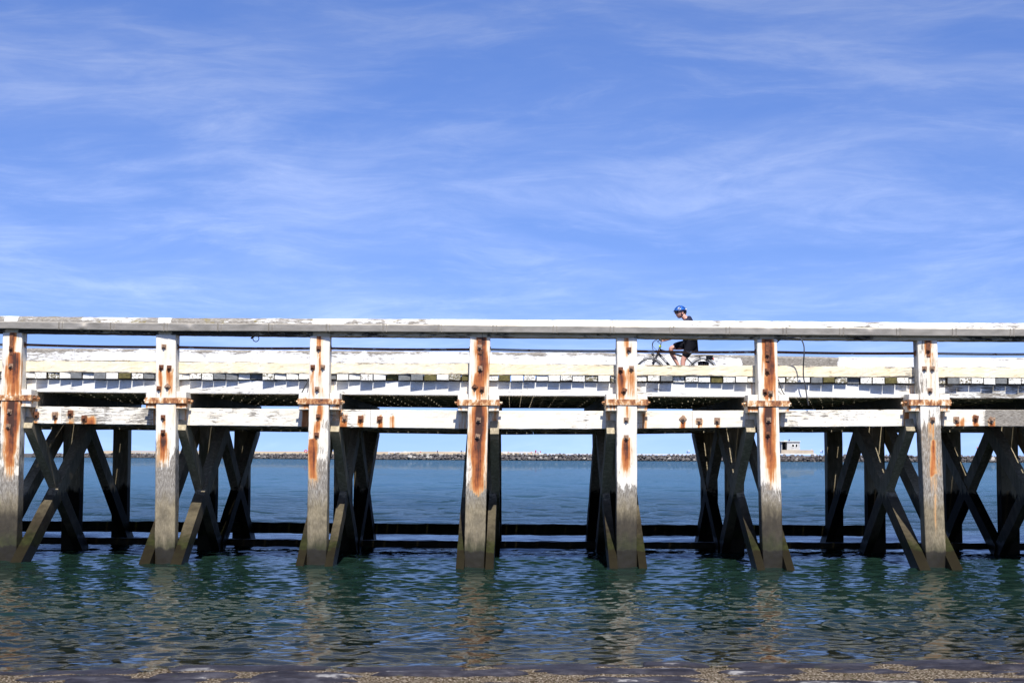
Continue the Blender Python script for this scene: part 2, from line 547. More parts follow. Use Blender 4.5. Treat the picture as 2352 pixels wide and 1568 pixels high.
class MB:
    """collects shapes into one mesh"""
    def __init__(s):
        s.v, s.f, s.m = [], [], []

    def add(s, verts, faces, mi=0):
        b = len(s.v)
        s.v += [Vector(v) for v in verts]
        s.f += [[i + b for i in f] for f in faces]
        s.m += [mi] * len(faces)

    def box(s, c, size, rot=None, mi=0):
        hx, hy, hz = size[0] / 2, size[1] / 2, size[2] / 2
        vs_ = [Vector((x, y, z)) for x in (-hx, hx) for y in (-hy, hy) for z in (-hz, hz)]
        if rot is not None:
            vs_ = [rot @ v for v in vs_]
        s.add([v + Vector(c) for v in vs_], [(0, 1, 3, 2), (4, 6, 7, 5), (0, 4, 5, 1), (2, 3, 7, 6), (0, 2, 6, 4), (1, 5, 7, 3)], mi)

    def tube(s, pts, rad, seg=8, mi=0, caps=True):
        pts = [Vector(p) for p in pts]
        n = len(pts)
        rads = rad if isinstance(rad, (list, tuple)) else [rad] * n
        t0 = (pts[1] - pts[0]).normalized()
        up = Vector((0, 0, 1)) if abs(t0.z) < 0.9 else Vector((0, 1, 0))
        u = t0.cross(up).normalized()
        vv, ff = [], []
        for i, p in enumerate(pts):
            t = (pts[min(i + 1, n - 1)] - pts[max(i - 1, 0)]).normalized()
            u = (u - t * u.dot(t)).normalized()
            w = t.cross(u)
            for k in range(seg):
                a = 2 * math.pi * k / seg
                vv.append(p + (u * math.cos(a) + w * math.sin(a)) * rads[i])
        for i in range(n - 1):
            for k in range(seg):
                k2 = (k + 1) % seg
                ff.append((i * seg + k, i * seg + k2, (i + 1) * seg + k2, (i + 1) * seg + k))
        if caps:
            ff.append(tuple(range(seg))[::-1])
            ff.append(tuple((n - 1) * seg + k for k in range(seg)))
        s.add(vv, ff, mi)

    def torus(s, c, R, r, axis='Y', seg=40, rs=8, a0=0.0, a1=2 * math.pi, mi=0):
        full = abs(a1 - a0 - 2 * math.pi) < 1e-6
        n = seg if full else seg + 1
        vv, ff = [], []
        for i in range(n):
            a = a0 + (a1 - a0) * i / seg
            for k in range(rs):
                b = 2 * math.pi * k / rs
                q = R + r * math.cos(b)
                vv.append(Vector(c) + Vector((q * math.cos(a), r * math.sin(b), q * math.sin(a))))
        for i in range(seg if full else seg):
            for k in range(rs):
                i2 = (i + 1) % n
                k2 = (k + 1) % rs
                ff.append((i * rs + k, i * rs + k2, i2 * rs + k2, i2 * rs + k))
        s.add(vv, ff, mi)

    def build(s, name, mats, parent=None, smooth=False):
        mats = [mats] if isinstance(mats, str) else mats
        return mesh_obj(name, s.v, s.f, None, parent, smooth, None, mats, s.m)


def rnoise(v, sc):
    return mnoise.noise(Vector(v) * sc)


def sweep(name, stations, profile, mat, parent, step=0.06, attrf=None, wob=0.004, smooth=False):
    """timber along x. stations: (x, y, z_levels...) ; profile(station)->ring of (y, z), front face first"""
    ss = []
    for a, b in zip(stations[:-1], stations[1:]):
        n = max(1, int(abs(b[0] - a[0]) / step))
        for i in range(n):
            t = i / n
            ss.append([a[k] + (b[k] - a[k]) * t for k in range(len(a))])
    ss.append(list(stations[-1]))
    verts, faces = [], []
    m = None
    for s in ss:
        ring = profile(s)
        m = len(ring)
        for (y, z) in ring:
            j = rnoise((s[0], y * 3, z * 3), 2.3) * wob * 1.6 + rnoise((s[0], y * 9, z * 9), 9) * wob
            verts.append(Vector((s[0], y + j, z + j * 0.8)))
    for i in range(len(ss) - 1):
        for k in range(m):
            k2 = (k + 1) % m
            faces.append((i * m + k, (i + 1) * m + k, (i + 1) * m + k2, i * m + k2))
    faces.append(tuple(range(m)))
    faces.append(tuple((len(ss) - 1) * m + k for k in range(m))[::-1])
    at = None
    if attrf:
        r = [attrf(v) for v in verts]
        at = {'rust': [q[0] for q in r], 'bare': [q[1] for q in r]}
    return mesh_obj(name, verts, faces, mat, parent, smooth, at)


def beam_profile(thick, nv=6, ch=0.012):
    def f(s):                       # s = x, y, ztop, zbot
        _, y, zt, zb = s[:4]
        r = [(y, zb + ch + (zt - zb - 2 * ch) * i / (nv - 1)) for i in range(nv)]
        r += [(y + ch, zt), (y + thick, zt), (y + thick, zb), (y + ch, zb)]
        return r
    return f


def bolt(c, parent, mat='rusty_iron', size=0.10, rot=0.0, tilt=0.0):
    """square plate washer with a nut and the bolt's end, on a face that looks towards -y"""
    b = MB()
    R = Matrix.Rotation(rot, 3, 'Y') @ Matrix.Rotation(tilt, 3, 'X')
    b.box(Vector(c) + Vector((0, -0.007, 0)), (size, 0.016, size), R)
    vv = []
    for yy, rr in ((-0.014, 0.034), (-0.046, 0.032)):
        for k in range(6):
            a = k * math.pi / 3 + rot
            vv.append(Vector(c) + Vector((math.cos(a) * rr, yy, math.sin(a) * rr)))
    ff = [(k, (k + 1) % 6, 6 + (k + 1) % 6, 6 + k) for k in range(6)] + [tuple(range(6, 12))]
    b.add(vv, ff)
    b.tube([Vector(c) + Vector((0, -0.04, 0)), Vector(c) + Vector((0, -0.068, 0.0))], 0.017, 6)
    return b.build('bolt', mat, parent)


# ------------------------------------------------------------------ the pier: measured layout
PX_TOP = [27.8, 381.3, 734.3, 1102.3, 1439.9, 1761.6, 2130.2]
PX_BOT = [15.5, 378.5, 727.3, 1090.3, 1440.0, 1774.7, 2149.3]
DEP = [32.0, 31.7, 31.3, 31.0, 31.0, 31.05, 31.2]
ROW = 4.55
ptop = [P(x, 785.8, d) for x, d in zip(PX_TOP, DEP)]
pbot = [P(x, 1253.0, d) for x, d in zip(PX_BOT, DEP)]


def z_at(i, c, extra=0.0):
    """height of zoom row c seen on post line i, 'extra' behind the post front"""
    return P(PX_TOP[i], cy(c), DEP[i] + extra).z


R_TOP = [z_at(i, c) for i, c in enumerate((90, 100, 104, 109, 113, 118, 127))]
R_MT = [z_at(i, c) for i, c in enumerate((126, 135, 140, 145, 152, 158, 164))]
R_MB = [z_at(i, c) for i, c in enumerate((164, 178, 181, 186, 192, 200, 206))]
R_BOT = [z_at(i, c) for i, c in enumerate((186, 197, 206, 211, 215, 222, 230))]
PIPE = [z_at(i, c, .2) for i, c in enumerate((254, 268, 275, 281, 291, 296, 304))]
K_TOP = [z_at(i, c, .38) for i, c in enumerate((345, 353, 358, 360, 369, 374, 381))]
K_BOT = [z_at(i, c, .38) for i, c in enumerate((410, 418, 421, 427, 431, 438, 443))]
PL_BOT = [z_at(i, c, .38) for i, c in enumerate((446, 453, 455, 460, 465, 471, 478))]
F_BOT = [z_at(i, c, .55) for i, c in enumerate((523, 532, 538, 546, 549, 555, 559))]
C_TOP = [z_at(i, c) for i, c in enumerate((508, 520, 530, 535, 535, 540, 535))]
C_BOT = [z_at(i, c) for i, c in enumerate((607, 618, 625, 632, 632, 640, 635))]
BAND_T = [z_at(i, c) for i, c in enumerate((540, 556, 562, 567, 565, 573, 567))]
BAND_B = [z_at(i, c) for i, c in enumerate((572, 587, 592, 600, 598, 605, 600))]
L_TOP = [z_at(i, c, .40) for i, c in enumerate((604, 614, 622, 630, 632, 629, 623))]
L_BOT = [z_at(i, c, .40) for i, c in enumerate((702, 713, 722, 735, 734, 724, 719))]
FR_TOP = [z_at(i, c, 9.15) for i, c in enumerate((272, 281, 287, 293, 299, 309, 325))]
XS = [p.x for p in ptop]
# lines of bents, two more beyond each edge of the picture
EXT = 2
PITCH_X = 3.08


def extend(vals, flat=False):
    d0 = vals[0] - vals[1]
    d1 = vals[-1] - vals[-2]
    if flat:
        return [vals[0]] * EXT + list(vals) + [vals[-1]] * EXT
    return [vals[0] + (EXT - k) * d0 * .5 for k in range(EXT)] + list(vals) + [vals[-1] + (k + 1) * d1 * .5 for k in range(EXT)]


BX = [XS[0] - (EXT - k) * PITCH_X for k in range(EXT)] + XS + [XS[-1] + (k + 1) * PITCH_X for k in range(EXT)]
BD = extend(DEP, True)
LEV = {}
for nm in ('R_TOP', 'R_MT', 'R_MB', 'R_BOT', 'PIPE', 'K_TOP', 'K_BOT', 'PL_BOT', 'F_BOT', 'C_TOP', 'C_BOT', 'BAND_T', 'BAND_B', 'L_TOP', 'L_BOT', 'FR_TOP'):
    LEV[nm] = extend(globals()[nm], True)
NB = len(BX)


def interp(nm, x):
    return float(np.interp(x, BX, LEV[nm]))


def dep(x):
    return float(np.interp(x, BX, BD))


PW = 0.405          # post width
PD = 0.35           # post depth

pier = empty('pier', (0, 35.5, 0), 'long white timber pier with rust streaked posts over the water', 'pier')

# rust stains on each front post: (u0, u1, crop row from, crop row to, strength)
ST = [
    [(.46, .66, 172, 330, .75), (.36, .95, 300, 560, 1.0), (.20, .40, 370, 560, .6), (.40, .60, 172, 560, .55), (.32, .88, 568, 920, 1.15), (.35, .75, 860, 1010, .55), (.05, .2, 570, 660, .35)],
    [(.12, .30, 385, 556, .65), (.55, .82, 392, 556, .55), (.34, .5, 260, 310, .4), (.70, .95, 590, 730, .45), (.30, .50, 672, 740, .55), (.22, .56, 756, 930, .95)],
    [(.40, .62, 186, 345, .75), (.42, .60, 330, 560, .5), (.10, .26, 385, 550, .55), (.40, .70, 595, 700, .6), (.30, .55, 690, 800, .6), (.08, .40, 790, 1060, .85), (.6, .9, 500, 560, .3)],
    [(.36, .80, 186, 575, 1.0), (.50, .90, 320, 575, .8), (.20, .50, 420, 560, .7), (.40, .75, 595, 700, .8), (.26, .84, 600, 1110, 1.25), (.36, .7, 760, 960, .5)],
    [(.33, .62, 200, 330, .5), (.05, .38, 395, 565, 1.0), (.55, .90, 392, 562, .55), (.40, .62, 600, 690, .55), (.30, .62, 785, 985, 1.0)],
    [(.34, .74, 200, 575, 1.0), (.45, .90, 318, 575, .8), (.25, .6, 520, 570, .6), (.40, .70, 600, 690, .7), (.22, .72, 605, 930, 1.1), (.35, .8, 860, 1050, .6)],
    [(.40, .64, 208, 325, .85), (.25, .60, 330, 545, .4), (.55, .8, 300, 560, .35), (.42, .58, 690, 800, .5), (.46, .72, 800, 1120, .75), (.50, .62, 1100, 1330, .55)],
]
PAINT_END = [1030, 1000, 1010, 1096, 1100, 1140, 1000]
WEED = [1.0, 0.0, 0.12, 0.1, 0.95, 1.1, -0.1]
PEEL = [.24, .22, .20, .10, .12, .06, .42]


def smooth(t):
    t = min(1, max(0, t))
    return t * t * (3 - 2 * t)


def post_attr(i, top, bot):
    st = ST[i % 7]
    L = [(a, b, z_at(i, r0), z_at(i, r1), s) for a, b, r0, r1, s in st] if i < 7 else []
    zend = z_at(i, PAINT_END[i])
    pl = PEEL[i]

    def f(v, u):
        r = 0.0
        wob = 0.10 * rnoise((v.x, 3.3 * i, v.z), 2.7)
        for a, b, z0, z1, s in L:
            c, h = (a + b) / 2 + wob * 0.6, (b - a) / 2 * 1.48
            h *= 0.8 + 0.2 * smooth((z0 - v.z) / 0.2)
            across = math.exp(-1.5 * (abs(u - c + 0.10 * rnoise((v.x * 5, i * 3.1, v.z * 1.2), 2.0)) / h) ** 2)
            if across <= 0.02:
                continue
            along = smooth((z0 - v.z) / 0.05 + 0.5) * (1 - 0.45 * smooth((z0 - v.z - (z0 - z1) * 0.20) / ((z0 - z1) * 0.6))) * (1 - smooth((z0 - v.z - (z0 - z1) * 0.78) / ((z0 - z1) * 0.30 + 1e-6)))
            r = max(r, s * across * along) if s > .45 else r + s * across * along * .5
        # thin wash all over the upper part
        halo = 0.0
        for a, b, z0, z1, s in L:
            if z1 - 0.1 < v.z < z0:
                halo = max(halo, s * (1 - smooth(abs(u - (a + b) / 2) / 0.62)))
        r += 0.07 + 0.20 * halo + 0.05 * rnoise((v.x * 3, i, v.z), 1.4)
        bare = 0.45 * pl * smooth((z_at_mid - v.z) / 1.0) + 0.05 * rnoise((v.x * 2, i * 7, v.z), 1.2)
        e = zend + 0.11 * rnoise((v.x * 7, i * 2.2, 0.3), 1.0) + 0.05 * rnoise((v.x * 24, i * 5.2, v.z * 2), 1.0)
        bare = max(bare, smooth((e - v.z) / 0.07 + 0.5))
        bare = max(bare, 0.22 * smooth((e + .5 - v.z) / .5))
        if v.z < e:
            r *= 0.5 if i in (2, 6) else 0.12
        if i == 6:
            bare = max(bare, 0.30 * smooth((z_at(6, 640) - v.z) / 0.5), .10)
        if i == 2:
            bare = max(bare, 0.24 * smooth((z_at(2, 800) - v.z) / 0.7))
        if i in (0, 1):
            bare = max(bare, 0.17 * smooth((z_at(i, 730) - v.z) / 0.5))
        return r, bare
    z_at_mid = z_at(i, 600)
    return f


def build_post(i, top, bot, mat, front=True, parent=pier, nu=11, dz=0.04, width=PW, depth=PD, zlow=-0.9):
    """square timber from the sea bed to 'top', leaning as measured"""
    H = top.z - zlow
    n = int(H / dz) + 1
    verts, faces, uu = [], [], []
    sl = (top.x - bot.x) / max(0.1, (top.z - bot.z))
    for k in range(n + 1):
        z = zlow + H * k / n
        x = top.x + (z - top.z) * sl
        w, d = width / 2, depth
        ring = [(-w + 0.012 + (2 * w - .024) * j / (nu - 1), 0.0, j / (nu - 1)) for j in range(nu)]
        ring += [(w, 0.012, 1.0), (w, d * .5, 1.0), (w, d, 1.0), (-w, d, 0.0), (-w, d * .5, 0.0), (-w, 0.012, 0.0)]
        for (dx, dy, u) in ring:
            q = rnoise((x + dx * 2, dy * 2 + i, z), 1.3) * 0.008 + rnoise((x + dx * 6, dy * 6 + i, z * 5), 1.6) * 0.004
            edge = 1.0 if u in (0.0, 1.0) else 0.4
            verts.append(Vector((x + dx + q * edge, top.y + dy + q, z)))
            uu.append(u)
    m = nu + 6
    for k in range(n):
        for j in range(m):
            j2 = (j + 1) % m
            faces.append((k * m + j, k * m + j2, (k + 1) * m + j2, (k + 1) * m + j))
    faces.append(tuple(n * m + j for j in range(m)))
    at = None
    if front:
        f = post_attr(i, top, bot)
        r = [f(v, u) for v, u in zip(verts, uu)]
        side = [1.0 if (v.y - top.y) < 0.02 else 0.12 for v in verts]
        at = {'rust': [q[0] * s for q, s in zip(r, side)], 'bare': [q[1] for q in r], 'weed': [WEED[i]] * len(r)}
    return mesh_obj('post', verts, faces, mat, parent, False, at)


def strap(cx, y, z0, z1, w, parent, mat='rusty_iron'):
    b = MB()
    b.box((cx, y - 0.004, (z0 + z1) / 2), (w, 0.012, z1 - z0))
    return b.build('strap', mat, parent)


# bolts on the front posts, zoom crop pixels (crop origins 0, 1000, 2000, 2996)
ORI = {0: 0, 1: 0, 2: 1000, 3: 1000, 4: 2000, 5: 2996, 6: 2996}
BOLTS = [
    [(65, 275, 0, 0), (62, 375, .1, 1), (55, 635, .15, 1), (48, 718, .2, 1)],
    [(935, 265, 0, 1), (920, 382, 0, 0), (965, 385, 0, 0), (907, 503, .1, 0), (955, 492, .8, 1), (930, 667, 0, 0), (930, 752, 0, 0)],
    [(392, 275, 0, 0), (358, 382, 0, 0), (415, 382, .1, 1), (383, 507, 0, 1), (390, 663, 0, 0), (380, 768, 0, 0)],
    [(1310, 267, 0, 1), (1312, 388, 0, 1), (1282, 495, .75, 0), (1323, 507, .1, 0), (1303, 682, .1, 1), (1298, 775, .2, 1)],
    [(735, 282, 0, 0), (688, 395, 0, 0), (750, 388, 0, 1), (708, 515, .4, 0), (720, 682, 0, 1), (720, 782, 0, 1)],
    [(105, 310, 0, 0), (105, 403, 0, 0), (92, 520, 0, 0), (123, 530, 0, 1), (112, 682, 0, 1), (108, 762, 0, 0)],
    [(1022, 285, 0, 0), (1000, 390, 0, 1), (1045, 390, 0, 1), (1032, 515, 0, 1), (1047, 680, 0, 1)],
]


def crop_px(c, origin):
    return (c / 1.42545 + origin) / 1.7415


def front_post(i):
    top = Vector((ptop[i].x, DEP[i], R_BOT[i] + 0.01))
    sl = (ptop[i].x - pbot[i].x) / (ptop[i].z - pbot[i].z)
    top.x = ptop[i].x + (top.z - ptop[i].z) * sl
    po = build_post(i, top, pbot[i], 'post_paint')
    for (cxp, cyp, rot, worn) in BOLTS[i]:
        q = P(crop_px(cxp, ORI[i]), cy(cyp), DEP[i] - 0.006)
        bolt(q, po, 'scoured_iron' if worn else 'rusty_iron', 0.095, rot)
    # narrow iron strap let into the post head
    zc = BOLTS[i][0]
    q = P(crop_px(zc[0], ORI[i]), cy(zc[1]), DEP[i])
    if i in (0, 3, 5, 6):
        strap(q.x, DEP[i] - 0.004, q.z - 0.14, top.z - 0.02, 0.075, po)
    return po


for i in range(7):
    front_post(i)

# posts beyond the edges, and the mid and far rows
def copy_obj(o, dx, dy, parent, dz=0.0):
    c = o.copy()
    COL.objects.link(c)
    c.parent = parent
    c.matrix_parent_inverse = o.matrix_parent_inverse.copy()
    c.location = o.location + Vector((dx, dy, dz))
    return c


front_posts = [o for o in pier.children if o.name.startswith('post')]
for b, src in ((0, 3), (1, 5), (NB - 2, 1), (NB - 1, 4)):
    c = copy_obj(front_posts[src], BX[b] - XS[src], BD[b] - DEP[src], pier, LEV['R_BOT'][b] - R_BOT[src])

for b in range(NB):
    x, d = BX[b], BD[b]
    t = Vector((x, d + ROW, LEV['C_TOP'][b]))
    build_post(b, t, Vector((x, d + ROW, 0)), 'inner_timber_shaded', False, nu=3, dz=0.25)
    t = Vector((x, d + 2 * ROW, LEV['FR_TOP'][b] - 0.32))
    build_post(b + 20, t, Vector((x, d + 2 * ROW, 0)), 'inner_timber_shaded', False, nu=3, dz=0.25)


# cross caps either side of the posts, with an iron band round their ends
def cap_attr(x, zt, zb):
    def f(v):
        e = max(0.0, 1 - (v.y - f.y0) / 0.5)
        r = 0.9 * e * max(0, 1 - abs(v.z - (zb + 0.12)) / 0.10) * (0.7 + rnoise(v, 7)) + 0.25 * e * (1 if v.z < zb + .1 else 0)
        return max(0, r), 0.12
    return f


for b in range(NB):
    x, d = BX[b], BD[b]
    zt, zb = LEV['C_TOP'][b], LEV['C_BOT'][b]
    if EXT <= b < EXT + 7:
        i = b - EXT
        sl = (ptop[i].x - pbot[i].x) / (ptop[i].z - pbot[i].z)
        x = ptop[i].x + ((zt + zb) / 2 - ptop[i].z) * sl
    for sgn in (-1, 1):
        w = 0.205
        xc = x + sgn * (PW / 2 + w / 2 + 0.006)
        verts, faces = [], []
        ys = [0.03, 0.042, 0.10, 0.18, 0.26, 0.36, 0.5, 1.0, 3.0, 5.0, 7.0, 9.6]
        nz = 7
        for yy in ys:
            sh = 0.010 if yy == 0.03 else 0.0
            ring = [(-w / 2 + sh, zb + sh + (zt - zb - 2 * sh) * k / (nz - 1)) for k in range(nz)] + \
                   [(0.0, zt - sh)] + [(w / 2 - sh, zt - sh - (zt - zb - 2 * sh) * k / (nz - 1)) for k in range(nz)] + [(0.0, zb + sh)]
            for (dx, z) in ring:
                j = 0.006 * rnoise((xc + dx * 4, yy * 2, z * 5), 2.0)
                verts.append(Vector((xc + dx + j, d + yy, z + j)))
        m = 2 * nz + 2
        for a in range(len(ys) - 1):
            for k in range(m):
                k2 = (k + 1) % m
                faces.append((a * m + k, a * m + k2, (a + 1) * m + k2, (a + 1) * m + k))
        faces.append(tuple(range(m))[::-1])
        faces.append(tuple((len(ys) - 1) * m + k for k in range(m)))
        f = cap_attr(x, zt, zb)
        f.y0 = d
        r = [f(v) for v in verts]
        mesh_obj('cap_beam', verts, faces, None, pier, False, {'rust': [q[0] for q in r], 'bare': [q[1] for q in r]},
                 ['cap_paint', 'under_timber_shaded'], [1 if (fc // m) > 5 and fc < (len(ys) - 1) * m else 0 for fc in range(len(faces))])
    # the band: front plate and two returns
    bt, bb = LEV['BAND_T'][b], LEV['BAND_B'][b]
    hw = PW / 2 + 0.222
    mb = MB()
    zc, hz = (bt + bb) / 2, bt - bb
    n = 18
    vv = []
    for k in range(n + 1):
        xx = -hw + 2 * hw * k / n
        for (yy, zz) in ((-0.020, bb), (-0.020, bt), (-0.006, bt), (-0.006, bb)):
            j = 0.004 * rnoise((x + xx, b, zz * 9), 9)
            vv.append(Vector((x + xx, d + yy + j, zz + j)))
    ff = []
    for k in range(n):
        for q in range(4):
            q2 = (q + 1) % 4
            ff.append((k * 4 + q, (k + 1) * 4 + q, (k + 1) * 4 + q2, k * 4 + q2))
    ff += [(0, 1, 2, 3), (n * 4 + 3, n * 4 + 2, n * 4 + 1, n * 4)]
    mb.add(vv, ff)
    for sgn in (-1, 1):
        mb.box((x + sgn * (hw - 0.004), d + 0.27, zc), (0.014, 0.55, hz))
        mb.tube([(x + sgn * (hw - .02), d + 0.16, zc), (x + sgn * (hw + 0.055), d + 0.16, zc)], 0.026, 6)
        mb.tube([(x + sgn * (hw - .02), d + 0.44, zc), (x + sgn * (hw + 0.05), d + 0.44, zc)], 0.026, 6)
    mb.build('iron_band', 'iron_band', pier) if 'iron_band' in MATS else None
    if 'iron_band' not in MATS:
        m_, g_, o_ = new_mat('iron_band')
        p_ = g_.pos()
        nn = g_.noise(g_.vmul(p_, (9, 9, 5)), 1.0, 7, 0.7)
        col = g_.ramp(nn, [(0.36, (0.09, 0.034, 0.018)), (0.47, (0.34, 0.125, 0.04)), (0.54, (0.62, 0.36, 0.16)), (0.61, (0.76, 0.68, 0.55))])
        principled(g_, o_, col, 0.7, 0.05, g_.bump(nn, 0.7, 0.02))
        mb.build('iron_band', 'iron_band', pier)


# lower longitudinal beams, in lengths that meet at bolted splices
def lower_stations(x0, x1, yoff):
    xs = [x0] + [x for x in BX if x0 < x < x1] + [x1]
    return [(x, dep(x) + yoff, interp('L_TOP', x), interp('L_BOT', x)) for x in xs]


JO = [(358, 0, 0), (690, 1000, 2), (1097, 2000, 4), (1340, 2996, 6)]
joints = []
for c, o, i in JO:
    joints.append(P(crop_px(c, o), 958, DEP[i] + .4).x)
ends = [BX[0] - 1.2] + joints + [BX[-1] + 1.2]
LB = [  # bolts of each splice: crop x, crop y, origin, rotation, worn, rust reach
    (207, 653, 0, 0, 0), (313, 653, 0, 0, 1), (402, 643, 0, .05, 0), (480, 672, 0, .05, 0),
    (540, 673, 1000, 0, 1), (632, 675, 1000, 0, 0), (740, 678, 1000, .1, 0),
    (1043, 677, 2000, .78, 1), (1135, 688, 2000, 0, 1), (1238, 686, 2000, .05, 1),
    (1182, 680, 2996, 0, 1), (1292, 672, 2996, .2, 0), (1382, 683, 2996, .5, 1)]
lbq = []
for (c, r, o, rot, worn) in LB:
    px = crop_px(c, o)
    x0 = P(px, cy(r), 31.5)
    q = P(px, cy(r), dep(x0.x) + 0.395)
    lbq.append((q, rot, worn))
patches = [(P(crop_px(520, 0), cy(690), 32.3), .10, .9), (P(crop_px(812, 1000), cy(682), 31.6), .05, .6), (P(crop_px(1220, 2996), cy(690), 31.6), .05, .6)]


def lower_attr(v):
    r = 0.0
    for q, rot, worn in lbq:
        dx = abs(v.x - q.x)
        if dx < 0.12:
            dzz = q.z - v.z
            if dzz > -0.05:
                r = max(r, (0.75 + 0.6 * rnoise((v.x, q.x, v.z), 6)) * (1 - smooth((dx - 0.015 + 0.05 * rnoise((v.x, q.z, v.z), 5)) / 0.08)))
    for q, w, s in patches:
        r = max(r, s * (1 - smooth((abs(v.x - q.x) - w * .5) / w)) * smooth((q.z + .12 - v.z) / .06))
    for x in BX:
        dd = abs(v.x - x) - PW / 2
        if -.1 < dd < 0.34:
            r = max(r, 0.62 * (1 - smooth((abs(dd - 0.14) - 0.02) / 0.15)) * (0.6 + rnoise((v.x, 0, x), 3)))
    seg = 0.10 * rnoise((v.x, 1.0, 2.0), 0.6)
    bare = seg
    if v.x > joints[3] + 0.005:
        bare = 0.27
    elif v.x < XS[1] and v.x > joints[0]:
        bare = 0.08
    return max(0, r), bare


for a, b in zip(ends[:-1], ends[1:]):
    o = sweep('lower_beam', lower_stations(a + 0.003, b - 0.003, 0.40), beam_profile(0.28), 'beam_paint', pier, 0.06, lower_attr)
    for q, rot, worn in lbq:
        if a < q.x < b:
            bolt(q, o, 'scoured_iron' if worn else 'rusty_iron', 0.115, rot)
for row in (1, 2):
    for a, b in ((BX[0] - 1, XS[1] + .9), (XS[1] + .91, XS[3] + 1.2), (XS[3] + 1.21, XS[5] - .7), (XS[5] - .69, BX[-1] + 1)):
        xs = [a] + [x for x in BX if a < x < b] + [b]
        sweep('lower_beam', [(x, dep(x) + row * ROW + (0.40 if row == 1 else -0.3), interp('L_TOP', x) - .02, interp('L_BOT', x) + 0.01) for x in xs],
              beam_profile(0.28, 3), 'under_timber_shaded', pier, 0.3)

# braces crossing between the rows of piles
def brace(p0, p1, wx, wz, mat='brace_timber_shaded', weed=0.0):
    p0, p1 = Vector(p0), Vector(p1)
    t = (p1 - p0)
    L = t.length
    t.normalize()
    up = t.cross(Vector((1, 0, 0))).normalized()
    n = max(2, int(L / 0.35))
    vv, ff = [], []
    for k in range(n + 1):
        c = p0 + t * (L * k / n)
        for (a, b_) in ((-1, -1), (1, -1), (1, 1), (-1, 1)):
            j = 0.008 * rnoise((c.x * 3 + a, c.y, c.z + b_), 1.7)
            vv.append(c + Vector((a * wx / 2 + j, 0, 0)) + up * (b_ * wz / 2 + j))
    for k in range(n):
        for q in range(4):
            q2 = (q + 1) % 4
            ff.append((k * 4 + q, k * 4 + q2, (k + 1) * 4 + q2, (k + 1) * 4 + q))
    ff += [(3, 2, 1, 0), (n * 4, n * 4 + 1, n * 4 + 2, n * 4 + 3)]
    return mesh_obj('brace', vv, ff, mat, pier, False, {'weed': [weed] * len(vv)})


for b in range(NB):
    x, d = BX[b], BD[b]
    xb = x
    if EXT <= b < EXT + 7:
        xb = pbot[b - EXT].x
    zc = LEV['L_BOT'][b]
    inner = 1 if x < 0.4 else -1          # the side that looks along to the middle of the picture
    for sgn in (-1, 1):
        wb = 0.16 if 2 <= b - EXT <= 5 else 0.22
        o = PW / 2 + wb / 2 + 0.008
        wd_ = 0.9 if (sgn != inner or b - EXT in (0, 4, 5)) else 0.2
        brace((xb + sgn * o, d - 0.95, -0.5), (x + sgn * o, d + 4.95, zc + 0.08), wb, 0.35, 'brace_timber_shaded', wd_)
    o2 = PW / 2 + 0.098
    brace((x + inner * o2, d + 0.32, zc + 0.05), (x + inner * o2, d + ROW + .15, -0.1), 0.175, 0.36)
    brace((x + inner * o2, d + ROW + 0.2, zc + 0.0), (x + inner * o2, d + 2 * ROW + .2, -0.3), 0.20, 0.38, 'inner_timber_shaded')
    if b - EXT in (1, 2, 5, 7, -1):
        o = PW / 2 + 0.12
        brace((x + inner * o, d + ROW - 0.1, 0.05), (x + inner * o, d + 2 * ROW + 0.3, zc + .1), 0.21, 0.34, 'inner_timber_shaded')

# walings just above the water
xe = P(2001, 1215, 40.3).x
for (a, b, yo, zt, zb) in ((BX[0] - 1, -1.1, 2 * ROW - .32, .46, .19), (-1.09, xe, 2 * ROW - .32, .46, .19), (BX[0] - 1, 2.3, ROW + .45, .235, .075), (2.31, BX[-1] + 1, ROW + .45, .225, .075)):
    xs = [a] + [x for x in BX if a < x < b] + [b]
    sweep('waling', [(x, dep(x) + yo, zt, zb) for x in xs], beam_profile(0.26, 4), 'inner_timber_shaded', pier, 0.12, None, 0.012)

# deck: stringers, planks, kerbs
def run_stations(yoff, top, bot, dt=0.0, db=0.0):
    xs = [BX[0] - 1.2] + list(BX) + [BX[-1] + 1.2]
    return [(x, dep(x) + yoff, interp(top, x) + dt, interp(bot, x) + db) for x in xs]


def split_run(st, cuts):
    """cut a list of stations at the x values given"""
    out = []
    lo = [st[0][0]] + cuts
    hi = cuts + [st[-1][0]]
    for a, b in zip(lo, hi):
        xs = [a + 0.003] + [s[0] for s in st if a + .02 < s[0] < b - .02] + [b - 0.003]
        seg = []
        for x in xs:
            seg.append(tuple([x] + [float(np.interp(x, [s[0] for s in st], [s[k] for s in st])) for k in range(1, len(st[0]))]))
        out.append(seg)
    return out


def fascia_attr(v):
    r = 0.0
    for x in BX:
        dd = abs(v.x - x)
        r = max(r, 0.25 * (1 - smooth((dd - 0.25) / 0.15)))
    return r, 0.16 * rnoise((v.x, 2, 3), .8) + (0.14 if v.x > XS[6] else 0)


for seg in split_run(run_stations(0.475, 'PL_BOT', 'F_BOT', -0.008), list(BX[1:-1])):
    sweep('fascia_beam', seg, beam_profile(0.14), 'fascia_paint', pier, 0.07, fascia_attr)
for k, yo in enumerate((1.75, 2.95, 4.15, 5.35, 6.55, 7.75, 8.9)):
    for seg in split_run(run_stations(yo, 'PL_BOT', 'F_BOT', -0.008, 0.015), [BX[2] + .4 * (k % 3), BX[5] - .3 * (k % 2), BX[8] - .2]):
        sweep('stringer', seg, beam_profile(0.15, 3), 'under_timber_shaded', pier, 0.5)


